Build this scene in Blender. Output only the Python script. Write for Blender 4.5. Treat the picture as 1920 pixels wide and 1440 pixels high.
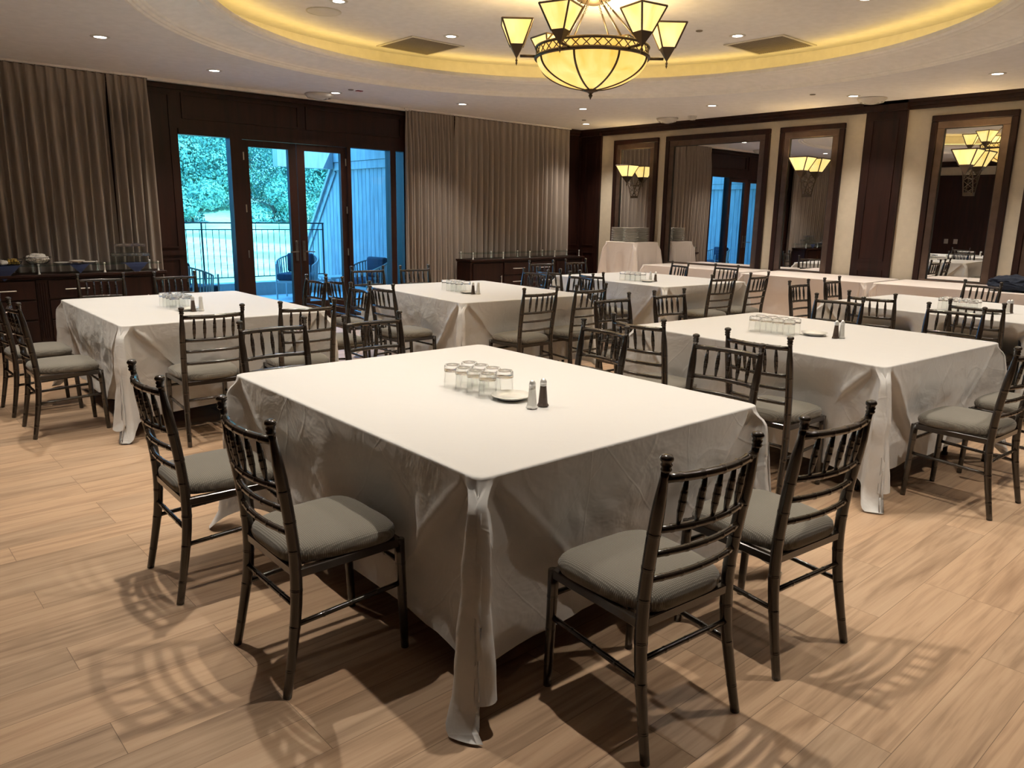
import bpy, bmesh, math, random
from math import sin, cos, pi, radians as rad
from mathutils import Vector, Matrix, noise

# ---------------------------------------------------------------- camera, world, sun, exposure
for o in list(bpy.data.objects): bpy.data.objects.remove(o)
SC = bpy.context.scene
COL = SC.collection
SC.view_settings.view_transform = 'Standard'
SC.view_settings.look = 'None'
SC.view_settings.gamma = 1.0
SC.view_settings.use_curve_mapping = False
SC.view_settings.exposure = 0.82
SC.cycles.transparent_max_bounces = 48
cd = bpy.data.cameras.new('camera'); cam = bpy.data.objects.new('camera', cd); COL.objects.link(cam)
cd.sensor_width = 36; cd.lens = 1430 / 1920 * 36; cd.clip_end = 400
Rm = ((0.74437118, -0.13318594, 0.65434934), (-0.66758411, -0.17129964, 0.72456048), (0.01558853, -0.97617516, -0.21642333))
M = Matrix(((Rm[0][0], -Rm[0][1], -Rm[0][2], 0), (Rm[1][0], -Rm[1][1], -Rm[1][2], 0), (Rm[2][0], -Rm[2][1], -Rm[2][2], 1.52), (0, 0, 0, 1)))
cam.matrix_world = M
SC.camera = cam
W = bpy.data.worlds.new('world'); SC.world = W; W.use_nodes = True
bg = W.node_tree.nodes['Background']; bg.inputs[0].default_value = (0.17, 0.52, 1.0, 1); bg.inputs[1].default_value = 3.9
sl = bpy.data.lights.new('sun', 'SUN'); sl.energy = 7.5; sl.angle = 0.01; sl.color = (0.52, 0.97, 1.0)
so = bpy.data.objects.new('sun', sl); COL.objects.link(so)
so.rotation_euler = Vector((-0.5, 0.62, -0.95)).to_track_quat('-Z', 'Y').to_euler()

WARM = (1.0, 0.90, 0.77)
SPOT_W = 96.0
# (x, y, z) of every ceiling downlight
RING = [(2.18, 8.10), (3.58, 9.03), (5.34, 9.46), (7.11, 9.02), (8.60, 8.07), (10.0, 9.30), (9.54, 6.50), (9.97, 4.71), (9.48, 2.96),
        (1.19, 3.36), (1.96, 1.78), (0.72, 5.10), (1.05, 6.75), (3.45, 0.62), (5.20, 0.10), (7.00, 0.45), (8.50, 1.55)]
CX, CY = 5.15, 4.72
INNER = [(CX + 2.37 * cos(rad(a)), CY + 2.37 * sin(rad(a))) for a in (3.5, 43.5, 83.5, 123.5, 163.5, 203.5, 243.5, 283.5, 323.5)]

# ---------------------------------------------------------------- materials
MATS = {}
def nt(name):
    m = bpy.data.materials.new(name); m.use_nodes = True; MATS[name] = m
    n = m.node_tree; return m, n, n.nodes['Principled BSDF']
def lk(n, a, b): n.links.new(a, b)
def simple(name, col, rough=0.5, metal=0.0, coat=0.0, bump=None, emit=None, spec=0.5):
    m, n, p = nt(name)
    p.inputs['Base Color'].default_value = (*col, 1); p.inputs['Roughness'].default_value = rough
    p.inputs['Metallic'].default_value = metal; p.inputs['Coat Weight'].default_value = coat
    p.inputs['Coat Roughness'].default_value = 0.12; p.inputs['Specular IOR Level'].default_value = spec
    if emit: p.inputs['Emission Color'].default_value = (*emit[0], 1); p.inputs['Emission Strength'].default_value = emit[1]
    tc = n.nodes.new('ShaderNodeTexCoord'); nz = n.nodes.new('ShaderNodeTexNoise'); nz.inputs['Scale'].default_value = 12
    lk(n, tc.outputs['Object'], nz.inputs['Vector'])
    hs = n.nodes.new('ShaderNodeMixRGB'); hs.inputs[1].default_value = (*[c * 0.9 for c in col], 1); hs.inputs[2].default_value = (*[min(1, c * 1.1) for c in col], 1)
    lk(n, nz.outputs['Fac'], hs.inputs[0]); lk(n, hs.outputs[0], p.inputs['Base Color'])
    if bump:
        nb = n.nodes.new('ShaderNodeTexNoise'); nb.inputs['Scale'].default_value = bump[0]; nb.inputs['Detail'].default_value = 4
        lk(n, tc.outputs['Object'], nb.inputs['Vector'])
        b = n.nodes.new('ShaderNodeBump'); b.inputs['Strength'].default_value = bump[1]; b.inputs['Distance'].default_value = bump[2]
        lk(n, nb.outputs['Fac'], b.inputs['Height']); lk(n, b.outputs[0], p.inputs['Normal'])
    return m
def mapping(n, tc, scale, loc=(0, 0, 0), out='Object'):
    mp = n.nodes.new('ShaderNodeMapping'); mp.inputs['Scale'].default_value = scale; mp.inputs['Location'].default_value = loc
    lk(n, tc.outputs[out], mp.inputs['Vector']); return mp

M_frame = simple('chair_metal', (0.019, 0.0125, 0.008), 0.26, 0.0, 0.7, spec=0.6)
M_chrome = simple('chrome', (0.85, 0.85, 0.84), 0.33, 0.75)
M_steel = simple('satin_steel', (0.42, 0.40, 0.38), 0.3, 1.0)
M_pewter = simple('dark_pewter', (0.16, 0.15, 0.14), 0.35, 0.9)
M_bronze = simple('antique_bronze', (0.10, 0.075, 0.055), 0.42, 0.8)
M_plaster = simple('ceiling_paint', (0.72, 0.71, 0.72), 0.85, bump=(60, 0.04, 0.002))
M_trimp = simple('ceiling_trim_paint', (0.82, 0.79, 0.75), 0.6)
M_cream = simple('cream_wall_paint', (0.57, 0.50, 0.39), 0.8, bump=(90, 0.05, 0.002))
M_china = simple('white_china', (0.72, 0.71, 0.66), 0.2, 0, 0.3)
M_navy = simple('navy_cloth', (0.012, 0.022, 0.07), 0.85, bump=(200, 0.2, 0.001))
M_jacket = simple('dark_denim', (0.012, 0.018, 0.035), 0.9, bump=(40, 0.5, 0.01))
M_black = simple('black_metal', (0.01, 0.01, 0.01), 0.45)
M_ply = simple('table_top_board', (0.25, 0.17, 0.10), 0.6)
M_pepper = simple('ground_pepper', (0.07, 0.045, 0.03), 0.8, bump=(600, 1, 0.002))
M_salt = simple('salt_grains', (0.75, 0.74, 0.70), 0.8)
M_vent = simple('vent_white', (0.55, 0.53, 0.50), 0.5)
M_grille = simple('grille_grey', (0.20, 0.17, 0.145), 0.7)
M_dark = simple('dark_void', (0.02, 0.018, 0.016), 0.8)
M_red = simple('red_plastic', (0.25, 0.02, 0.02), 0.4)
M_outlet = simple('outlet_plate', (0.35, 0.33, 0.30), 0.5)
M_gold = simple('gold_foil', (0.7, 0.5, 0.12), 0.3, 0.6)
M_napkin = simple('paper_napkin', (0.72, 0.70, 0.66), 0.9)
M_rail = simple('railing_metal', (0.008, 0.014, 0.016), 0.5)
M_rope = simple('outdoor_rope', (0.50, 0.50, 0.50), 0.8)
M_ocush = simple('outdoor_cushion', (0.03, 0.04, 0.07), 0.9)
M_stone = simple('patio_stone', (0.42, 0.41, 0.40), 0.85, bump=(20, 0.3, 0.01))
M_patio = simple('patio_concrete', (0.45, 0.46, 0.48), 0.8, bump=(30, 0.2, 0.005))
M_trunk = simple('tree_bark', (0.09, 0.07, 0.05), 0.9)

def wood_mat(name, c1, c2, rough, scale, coat=0.2):
    m, n, p = nt(name)
    tc = n.nodes.new('ShaderNodeTexCoord'); mp = mapping(n, tc, scale)
    nz = n.nodes.new('ShaderNodeTexNoise'); nz.inputs['Scale'].default_value = 1; nz.inputs['Detail'].default_value = 6; nz.inputs['Distortion'].default_value = 0.6
    lk(n, mp.outputs[0], nz.inputs['Vector'])
    r = n.nodes.new('ShaderNodeValToRGB'); r.color_ramp.elements[0].position = 0.35; r.color_ramp.elements[0].color = (*c1, 1)
    r.color_ramp.elements[1].position = 0.7; r.color_ramp.elements[1].color = (*c2, 1)
    lk(n, nz.outputs['Fac'], r.inputs[0]); lk(n, r.outputs[0], p.inputs['Base Color'])
    p.inputs['Roughness'].default_value = rough; p.inputs['Coat Weight'].default_value = coat; p.inputs['Coat Roughness'].default_value = 0.3
    return m
M_wood = wood_mat('mahogany', (0.013, 0.0038, 0.0025), (0.030, 0.0085, 0.005), 0.5, (14, 14, 1.2), 0.04)
M_plank = wood_mat('weathered_boards', (0.34, 0.34, 0.36), (0.50, 0.49, 0.50), 0.8, (10, 10, 1.5), 0)
M_wood.node_tree.nodes['Principled BSDF'].inputs['Specular IOR Level'].default_value = 0.28
M_bframe = wood_mat('brushed_bronze_frame', (0.115, 0.078, 0.062), (0.165, 0.112, 0.088), 0.3, (6, 6, 6), 0)
M_bframe.node_tree.nodes['Principled BSDF'].inputs['Metallic'].default_value = 0.6

def floor_mat():
    m, n, p = nt('oak_vinyl_planks')
    tc = n.nodes.new('ShaderNodeTexCoord')
    mp = mapping(n, tc, (1, 1, 1), (0.3, 0.03, 0))
    br = n.nodes.new('ShaderNodeTexBrick'); br.offset = 0.37; br.offset_frequency = 3; br.squash = 1
    br.inputs['Scale'].default_value = 1; br.inputs['Brick Width'].default_value = 1.22; br.inputs['Row Height'].default_value = 0.18
    br.inputs['Mortar Size'].default_value = 0.0012; br.inputs['Mortar Smooth'].default_value = 0.3
    br.inputs['Color1'].default_value = (0, 0, 0, 1); br.inputs['Color2'].default_value = (1, 1, 1, 1); br.inputs['Mortar'].default_value = (0.5, 0.5, 0.5, 1)
    lk(n, mp.outputs[0], br.inputs['Vector'])
    # grain, shifted per plank
    cmb = n.nodes.new('ShaderNodeVectorMath'); cmb.operation = 'SCALE'; cmb.inputs[3].default_value = 7.0
    lk(n, br.outputs['Color'], cmb.inputs[0])
    add = n.nodes.new('ShaderNodeVectorMath'); add.operation = 'ADD'; lk(n, mp.outputs[0], add.inputs[0]); lk(n, cmb.outputs[0], add.inputs[1])
    def grain(sc, det, dist):
        q = n.nodes.new('ShaderNodeMapping'); q.inputs['Scale'].default_value = sc; lk(n, add.outputs[0], q.inputs['Vector'])
        g = n.nodes.new('ShaderNodeTexNoise'); g.inputs['Scale'].default_value = 1; g.inputs['Detail'].default_value = det; g.inputs['Distortion'].default_value = dist
        lk(n, q.outputs[0], g.inputs['Vector']); return g
    g1 = grain((1.6, 26, 1), 7, 1.2); g2 = grain((0.9, 6, 1), 3, 1.5); g3 = grain((3.0, 150, 1), 2, 0)
    r = n.nodes.new('ShaderNodeValToRGB'); e = r.color_ramp.elements
    e[0].position = 0.30; e[0].color = (0.25, 0.158, 0.097, 1); e[1].position = 0.52; e[1].color = (0.485, 0.338, 0.222, 1)
    e2 = e.new(0.72); e2.color = (0.58, 0.425, 0.29, 1)
    mx = n.nodes.new('ShaderNodeMath'); mx.operation = 'MULTIPLY_ADD'; mx.inputs[1].default_value = 0.5; mx.inputs[2].default_value = 0
    lk(n, g1.outputs['Fac'], mx.inputs[0])
    mx2 = n.nodes.new('ShaderNodeMath'); mx2.operation = 'MULTIPLY_ADD'; mx2.inputs[1].default_value = 0.38; lk(n, g2.outputs['Fac'], mx2.inputs[0]); lk(n, mx.outputs[0], mx2.inputs[2])
    mx3 = n.nodes.new('ShaderNodeMath'); mx3.operation = 'MULTIPLY_ADD'; mx3.inputs[1].default_value = 0.12; lk(n, g3.outputs['Fac'], mx3.inputs[0]); lk(n, mx2.outputs[0], mx3.inputs[2])
    lk(n, mx3.outputs[0], r.inputs[0])
    tone = n.nodes.new('ShaderNodeMixRGB'); tone.blend_type = 'MULTIPLY'; tone.inputs[0].default_value = 1
    tr = n.nodes.new('ShaderNodeValToRGB'); tr.color_ramp.elements[0].color = (0.86, 0.86, 0.86, 1); tr.color_ramp.elements[1].color = (1.08, 1.04, 1.0, 1)
    lk(n, br.outputs['Color'], tr.inputs[0]); lk(n, r.outputs[0], tone.inputs[1]); lk(n, tr.outputs[0], tone.inputs[2])
    jn = n.nodes.new('ShaderNodeMixRGB'); jn.inputs[2].default_value = (0.10, 0.06, 0.035, 1)
    jm = n.nodes.new('ShaderNodeMath'); jm.operation = 'MULTIPLY'; jm.inputs[1].default_value = 0.75
    lk(n, br.outputs['Fac'], jm.inputs[0]); lk(n, jm.outputs[0], jn.inputs[0]); lk(n, tone.outputs[0], jn.inputs[1])
    lk(n, jn.outputs[0], p.inputs['Base Color'])
    p.inputs['Roughness'].default_value = 0.42; p.inputs['Specular IOR Level'].default_value = 0.4
    b = n.nodes.new('ShaderNodeBump'); b.inputs['Strength'].default_value = 0.25; b.inputs['Distance'].default_value = 0.001
    lk(n, mx3.outputs[0], b.inputs['Height']); lk(n, b.outputs[0], p.inputs['Normal'])
    return m
M_floor = floor_mat()

def cloth_mat(name, col, creases=0.35):
    m, n, p = nt(name)
    p.inputs['Base Color'].default_value = (*col, 1); p.inputs['Roughness'].default_value = 0.62
    p.inputs['Sheen Weight'].default_value = 0.15
    tc = n.nodes.new('ShaderNodeTexCoord')
    mp = mapping(n, tc, (1, 1, 1))
    nz = n.nodes.new('ShaderNodeTexNoise'); nz.inputs['Scale'].default_value = 3.6; nz.inputs['Detail'].default_value = 4; nz.inputs['Distortion'].default_value = 0.5; nz.inputs['Roughness'].default_value = 0.55
    lk(n, mp.outputs[0], nz.inputs['Vector'])
    # sharp creases: ridge of a noise
    n2 = n.nodes.new('ShaderNodeTexNoise'); n2.inputs['Scale'].default_value = 2.6; n2.inputs['Detail'].default_value = 1; n2.inputs['Distortion'].default_value = 0.3
    lk(n, mp.outputs[0], n2.inputs['Vector'])
    s = n.nodes.new('ShaderNodeMath'); s.operation = 'SUBTRACT'; s.inputs[1].default_value = 0.5; lk(n, n2.outputs['Fac'], s.inputs[0])
    a = n.nodes.new('ShaderNodeMath'); a.operation = 'ABSOLUTE'; lk(n, s.outputs[0], a.inputs[0])
    mr = n.nodes.new('ShaderNodeMapRange'); mr.inputs[1].default_value = 0.0; mr.inputs[2].default_value = 0.03; mr.inputs[3].default_value = 1.0; mr.inputs[4].default_value = 0.0
    lk(n, a.outputs[0], mr.inputs[0])
    # stronger on hanging sides than on the flat top
    geo = n.nodes.new('ShaderNodeNewGeometry'); sx = n.nodes.new('ShaderNodeSeparateXYZ'); lk(n, geo.outputs['True Normal'], sx.inputs[0])
    ab = n.nodes.new('ShaderNodeMath'); ab.operation = 'ABSOLUTE'; lk(n, sx.outputs[2], ab.inputs[0])
    side = n.nodes.new('ShaderNodeMapRange'); side.inputs[1].default_value = 0.3; side.inputs[2].default_value = 0.95; side.inputs[3].default_value = 1.0; side.inputs[4].default_value = 0.16
    lk(n, ab.outputs[0], side.inputs[0])
    h = n.nodes.new('ShaderNodeMath'); h.operation = 'MULTIPLY_ADD'; h.inputs[1].default_value = 0.07; lk(n, mr.outputs[0], h.inputs[0]); lk(n, nz.outputs['Fac'], h.inputs[2])
    prev = h
    for (dv, sc_) in (((1, 1, 1), 1.35), ((1, 1, -1), 1.35), ((1, 0, 0), 1.9)):
        dt = n.nodes.new('ShaderNodeVectorMath'); dt.operation = 'DOT_PRODUCT'; lk(n, tc.outputs['Object'], dt.inputs[0]); dt.inputs[1].default_value = dv
        ml = n.nodes.new('ShaderNodeMath'); ml.operation = 'MULTIPLY_ADD'; ml.inputs[1].default_value = sc_; ml.inputs[2].default_value = 0.5; lk(n, dt.outputs['Value'], ml.inputs[0])
        pp = n.nodes.new('ShaderNodeMath'); pp.operation = 'PINGPONG'; pp.inputs[1].default_value = 0.5; lk(n, ml.outputs[0], pp.inputs[0])
        rr_ = n.nodes.new('ShaderNodeMapRange'); rr_.inputs[1].default_value = 0.0; rr_.inputs[2].default_value = 0.011; rr_.inputs[3].default_value = 1.0; rr_.inputs[4].default_value = 0.0; lk(n, pp.outputs[0], rr_.inputs[0])
        ad = n.nodes.new('ShaderNodeMath'); ad.operation = 'MULTIPLY_ADD'; ad.inputs[1].default_value = 0.035; lk(n, rr_.outputs[0], ad.inputs[0]); lk(n, prev.outputs[0], ad.inputs[2]); prev = ad
    h = prev
    b = n.nodes.new('ShaderNodeBump'); b.inputs['Distance'].default_value = 0.03
    st = n.nodes.new('ShaderNodeMath'); st.operation = 'MULTIPLY'; st.inputs[1].default_value = creases; lk(n, side.outputs[0], st.inputs[0]); lk(n, st.outputs[0], b.inputs['Strength'])
    lk(n, h.outputs[0], b.inputs['Height']); lk(n, b.outputs[0], p.inputs['Normal'])
    return m
M_cloth = cloth_mat('white_table_linen', (0.60, 0.592, 0.575), 0.7)
M_cloth2 = cloth_mat('blush_buffet_linen', (0.74, 0.67, 0.63), 0.2)

def curtain_mat():
    m, n, p = nt('taupe_drapery')
    tc = n.nodes.new('ShaderNodeTexCoord'); mp = mapping(n, tc, (30, 30, 2))
    nz = n.nodes.new('ShaderNodeTexNoise'); nz.inputs['Scale'].default_value = 1; lk(n, mp.outputs[0], nz.inputs['Vector'])
    r = n.nodes.new('ShaderNodeValToRGB'); r.color_ramp.elements[0].color = (0.25, 0.208, 0.178, 1); r.color_ramp.elements[1].color = (0.345, 0.29, 0.25, 1)
    lk(n, nz.outputs['Fac'], r.inputs[0]); lk(n, r.outputs[0], p.inputs['Base Color']); p.inputs['Roughness'].default_value = 0.85
    p.inputs['Sheen Weight'].default_value = 0.1
    return m
M_curt = curtain_mat()

def seat_mat():
    m, n, p = nt('woven_seat_fabric')
    tc = n.nodes.new('ShaderNodeTexCoord')
    w1 = n.nodes.new('ShaderNodeTexWave'); w1.bands_direction = 'X'; w1.inputs['Scale'].default_value = 48; w1.inputs['Distortion'].default_value = 0.6; w1.inputs['Detail Scale'].default_value = 3
    w2 = n.nodes.new('ShaderNodeTexWave'); w2.bands_direction = 'Y'; w2.inputs['Scale'].default_value = 48; w2.inputs['Distortion'].default_value = 0.6; w2.inputs['Detail Scale'].default_value = 3
    for w in (w1, w2): lk(n, tc.outputs['Object'], w.inputs['Vector'])
    mu = n.nodes.new('ShaderNodeMath'); mu.operation = 'MULTIPLY'; lk(n, w1.outputs['Fac'], mu.inputs[0]); lk(n, w2.outputs['Fac'], mu.inputs[1])
    r = n.nodes.new('ShaderNodeValToRGB'); r.color_ramp.elements[0].color = (0.135, 0.122, 0.098, 1); r.color_ramp.elements[1].color = (0.225, 0.208, 0.172, 1); r.color_ramp.elements[1].position = 0.6
    lk(n, mu.outputs[0], r.inputs[0]); lk(n, r.outputs[0], p.inputs['Base Color']); p.inputs['Roughness'].default_value = 0.9
    p.inputs['Sheen Weight'].default_value = 0.2
    b = n.nodes.new('ShaderNodeBump'); b.inputs['Strength'].default_value = 0.6; b.inputs['Distance'].default_value = 0.0018
    lk(n, mu.outputs[0], b.inputs['Height']); lk(n, b.outputs[0], p.inputs['Normal'])
    return m
M_seat = seat_mat()

def glow_mat(name, c1, c2, strength, scale):
    m, n, p = nt(name)
    tc = n.nodes.new('ShaderNodeTexCoord'); mp = mapping(n, tc, scale)
    nz = n.nodes.new('ShaderNodeTexNoise'); nz.inputs['Scale'].default_value = 1; nz.inputs['Detail'].default_value = 5; nz.inputs['Distortion'].default_value = 1.0
    lk(n, mp.outputs[0], nz.inputs['Vector'])
    r = n.nodes.new('ShaderNodeValToRGB'); r.color_ramp.elements[0].position = 0.32; r.color_ramp.elements[0].color = (*c1, 1); r.color_ramp.elements[1].position = 0.68; r.color_ramp.elements[1].color = (*c2, 1)
    lk(n, nz.outputs['Fac'], r.inputs[0]); lk(n, r.outputs[0], p.inputs['Emission Color']); p.inputs['Emission Strength'].default_value = strength
    p.inputs['Base Color'].default_value = (0.5, 0.42, 0.2, 1); p.inputs['Roughness'].default_value = 0.3
    return m
M_glow = glow_mat('amber_art_glass', (1.0, 0.50, 0.07), (1.0, 0.74, 0.24), 0.62, (5, 5, 2.2))
M_glow2 = glow_mat('lit_shade_glass', (1.0, 0.60, 0.14), (1.0, 0.80, 0.34), 0.72, (7, 7, 3))
M_lens = simple('lamp_lens', (0.8, 0.8, 0.8), 0.3, emit=((1.0, 0.9, 0.78), 9.0))
M_cove = simple('cove_light_strip', (0.5, 0.4, 0.2), 0.5, emit=((1.0, 0.68, 0.19), 2.6))

def glass_mat(name, tint, refl, thin=True, mix=0.0):
    m = bpy.data.materials.new(name); m.use_nodes = True; n = m.node_tree; MATS[name] = m
    for x in list(n.nodes): n.nodes.remove(x)
    out = n.nodes.new('ShaderNodeOutputMaterial'); tr = n.nodes.new('ShaderNodeBsdfTransparent'); tr.inputs[0].default_value = (*tint, 1)
    mixn = n.nodes.new('ShaderNodeMixShader')
    if thin:
        gl = n.nodes.new('ShaderNodeBsdfGlossy'); gl.inputs['Roughness'].default_value = 0.0
        fr = n.nodes.new('ShaderNodeFresnel'); fr.inputs[0].default_value = refl
        ge = n.nodes.new('ShaderNodeNewGeometry'); sb = n.nodes.new('ShaderNodeMath'); sb.operation = 'SUBTRACT'; sb.inputs[0].default_value = 1.0; lk(n, ge.outputs['Backfacing'], sb.inputs[1])
        mu = n.nodes.new('ShaderNodeMath'); mu.operation = 'MULTIPLY'; lk(n, fr.outputs[0], mu.inputs[0]); lk(n, sb.outputs[0], mu.inputs[1]); lk(n, mu.outputs[0], mixn.inputs[0]); lk(n, tr.outputs[0], mixn.inputs[1]); lk(n, gl.outputs[0], mixn.inputs[2])
    else:
        gl = n.nodes.new('ShaderNodeBsdfGlass'); gl.inputs['Roughness'].default_value = 0.0; gl.inputs['IOR'].default_value = 1.45
        mixn.inputs[0].default_value = mix; lk(n, tr.outputs[0], mixn.inputs[1]); lk(n, gl.outputs[0], mixn.inputs[2])
    lk(n, mixn.outputs[0], out.inputs[0]); return m
M_pane = glass_mat('window_glass', (0.72, 0.93, 1.0), 1.35)
M_shelf = glass_mat('shelf_glass', (0.75, 0.85, 0.82), 1.45)
M_tumbler = glass_mat('tumbler_glass', (1.0, 1.0, 1.0), 1.4, False, 0.8)
M_tumwall = glass_mat('tumbler_wall_glass', (0.97, 0.975, 0.97), 1.22)
M_jack = glass_mat('shaker_glass', (0.95, 0.95, 0.95), 1.45)
M_mirror = simple('mirror_silver', (0.80, 0.80, 0.80), 0.0, 1.0)
mm = M_mirror.node_tree; [mm.links.remove(l) for l in list(mm.links) if l.to_socket.name == 'Base Color']

def lawn_mat():
    m, n, p = nt('lawn_grass')
    tc = n.nodes.new('ShaderNodeTexCoord')
    nz = n.nodes.new('ShaderNodeTexNoise'); nz.inputs['Scale'].default_value = 0.28; nz.inputs['Detail'].default_value = 2; nz.inputs['Distortion'].default_value = 0.5
    n2 = n.nodes.new('ShaderNodeTexNoise'); n2.inputs['Scale'].default_value = 6; n2.inputs['Detail'].default_value = 6
    for q in (nz, n2): lk(n, tc.outputs['Object'], q.inputs['Vector'])
    r = n.nodes.new('ShaderNodeValToRGB'); r.color_ramp.elements[0].position = 0.4; r.color_ramp.elements[0].color = (0.30, 0.42, 0.22, 1); r.color_ramp.elements[1].position = 0.6; r.color_ramp.elements[1].color = (0.62, 0.58, 0.42, 1)
    lk(n, nz.outputs['Fac'], r.inputs[0])
    mu = n.nodes.new('ShaderNodeMixRGB'); mu.blend_type = 'MULTIPLY'; mu.inputs[0].default_value = 0.5
    r2 = n.nodes.new('ShaderNodeValToRGB'); r2.color_ramp.elements[0].position = 0.3; r2.color_ramp.elements[0].color = (0.5, 0.5, 0.5, 1); r2.color_ramp.elements[1].position = 0.6
    lk(n, n2.outputs['Fac'], r2.inputs[0]); lk(n, r.outputs[0], mu.inputs[1]); lk(n, r2.outputs[0], mu.inputs[2]); lk(n, mu.outputs[0], p.inputs['Base Color'])
    p.inputs['Roughness'].default_value = 1; return m
M_lawn = lawn_mat()
def leaf_mat(name, c1, c2):
    m, n, p = nt(name)
    oi = n.nodes.new('ShaderNodeTexCoord'); nz = n.nodes.new('ShaderNodeTexNoise'); nz.inputs['Scale'].default_value = 1.2; lk(n, oi.outputs['Object'], nz.inputs['Vector'])
    r = n.nodes.new('ShaderNodeValToRGB'); r.color_ramp.elements[0].position = 0.35; r.color_ramp.elements[0].color = (*c1, 1); r.color_ramp.elements[1].position = 0.65; r.color_ramp.elements[1].color = (*c2, 1)
    lk(n, nz.outputs['Fac'], r.inputs[0]); lk(n, r.outputs[0], p.inputs['Base Color']); p.inputs['Roughness'].default_value = 0.8
    return m
M_leaf = leaf_mat('tree_leaves', (0.06, 0.17, 0.13), (0.15, 0.32, 0.24))
M_leaf2 = leaf_mat('light_leaves', (0.10, 0.25, 0.18), (0.26, 0.44, 0.32))

# ---------------------------------------------------------------- helpers
def link_bm(name, bm, mat, parent=None, smooth=False, loc=None, rotz=None):
    me = bpy.data.meshes.new(name); bm.normal_update(); bm.to_mesh(me); bm.free()
    if smooth:
        for p in me.polygons: p.use_smooth = True
    if mat: me.materials.append(mat)
    o = bpy.data.objects.new(name, me); COL.objects.link(o)
    if parent: o.parent = parent
    if loc: o.location = loc
    if rotz is not None: o.rotation_euler = (0, 0, rotz)
    return o
def thing(name, label, cat, loc=(0, 0, 0), rotz=0, group=None):
    o = bpy.data.objects.new(name, None); COL.objects.link(o); o.empty_display_size = 0.1
    o.location = loc; o.rotation_euler = (0, 0, rotz); o['label'] = label; o['category'] = cat
    if group: o['group'] = group
    return o
def tag(o, label, cat, group=None, kind=None):
    o['label'] = label; o['category'] = cat
    if group: o['group'] = group
    if kind: o['kind'] = kind
    return o
def struct(o): o['kind'] = 'structure'; return o
def box(bm, x0, x1, y0, y1, z0, z1):
    v = [bm.verts.new((x, y, z)) for x in (x0, x1) for y in (y0, y1) for z in (z0, z1)]
    for f in ((0, 1, 3, 2), (4, 6, 7, 5), (0, 4, 5, 1), (2, 3, 7, 6), (0, 2, 6, 4), (1, 5, 7, 3)):
        bm.faces.new([v[i] for i in f])
    return v
def bevel(bm, w, seg=1):
    bmesh.ops.bevel(bm, geom=list(bm.edges), offset=w, segments=seg, affect='EDGES', profile=0.5)
def boxo(name, b, mat, parent=None, bev=0.0):
    bm = bmesh.new(); box(bm, *b)
    if bev: bevel(bm, bev, 2)
    return link_bm(name, bm, mat, parent)
def tube(bm, pts, radii, seg=8, cap=True, squash=None):
    pts = [Vector(p) for p in pts]; n = len(pts); rings = []
    up = None
    for i, p in enumerate(pts):
        t = (pts[min(i + 1, n - 1)] - pts[max(i - 1, 0)]); t.normalize()
        if up is None:
            up = Vector((0, 0, 1)) if abs(t.z) < 0.9 else Vector((0, 1, 0))
        a = t.cross(up)
        if a.length < 1e-4: a = t.cross(Vector((1, 0, 0)))
        a.normalize(); b = a.cross(t); b.normalize()
        r = radii[i] if isinstance(radii, (list, tuple)) else radii
        rings.append([bm.verts.new(p + a * (cos(2 * pi * k / seg) * r) + b * (sin(2 * pi * k / seg) * r)) for k in range(seg)])
    for i in range(n - 1):
        for k in range(seg):
            bm.faces.new((rings[i][k], rings[i][(k + 1) % seg], rings[i + 1][(k + 1) % seg], rings[i + 1][k]))
    if cap:
        bm.faces.new(rings[0][::-1]); bm.faces.new(rings[-1])
    return rings
def lathe(bm, prof, seg=24, c=(0, 0, 0)):
    rings = []
    for r, z in prof:
        if r < 1e-5: rings.append([bm.verts.new((c[0], c[1], c[2] + z))])
        else: rings.append([bm.verts.new((c[0] + r * cos(2 * pi * k / seg), c[1] + r * sin(2 * pi * k / seg), c[2] + z)) for k in range(seg)])
    for a, b in zip(rings, rings[1:]):
        for k in range(seg):
            k2 = (k + 1) % seg
            if len(a) == 1 and len(b) == 1: continue
            if len(a) == 1: bm.faces.new((a[0], b[k2], b[k]))
            elif len(b) == 1: bm.faces.new((a[k], a[k2], b[0]))
            else: bm.faces.new((a[k], a[k2], b[k2], b[k]))
    return rings
def crom(P, m):
    """catmull-rom resample of a list of 2D/3D points into m samples per segment"""
    out = []
    for i in range(len(P) - 1):
        p0 = P[max(i - 1, 0)]; p1 = P[i]; p2 = P[i + 1]; p3 = P[min(i + 2, len(P) - 1)]
        for k in range(m):
            t = k / m
            out.append(0.5 * ((2 * p1) + (p2 - p0) * t + (2 * p0 - 5 * p1 + 4 * p2 - p3) * t * t + (3 * p1 - p0 - 3 * p2 + p3) * t * t * t))
    out.append(P[-1].copy()); return out
def sstep(x, a=0.0, b=1.0):
    t = min(1, max(0, (x - a) / (b - a))); return t * t * (3 - 2 * t)
def copy_thing(root, loc, rotz=0):
    r = root.copy(); COL.objects.link(r); r.location = loc; r.rotation_euler = (0, 0, rotz)
    for ch in root.children:
        c = ch.copy(); COL.objects.link(c); c.parent = r
        for g in ch.children:
            d = g.copy(); COL.objects.link(d); d.parent = c
    return r

# ---------------------------------------------------------------- room shell
X0, X1, Y0, Y1 = -0.7, 10.8, -0.8, 10.1
H1, H2 = 3.05, 3.40
struct(boxo('floor', (X0 - .3, X1 + .3, Y0 - .3, Y1 + .15, -0.2, 0.0), M_floor))
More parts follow.
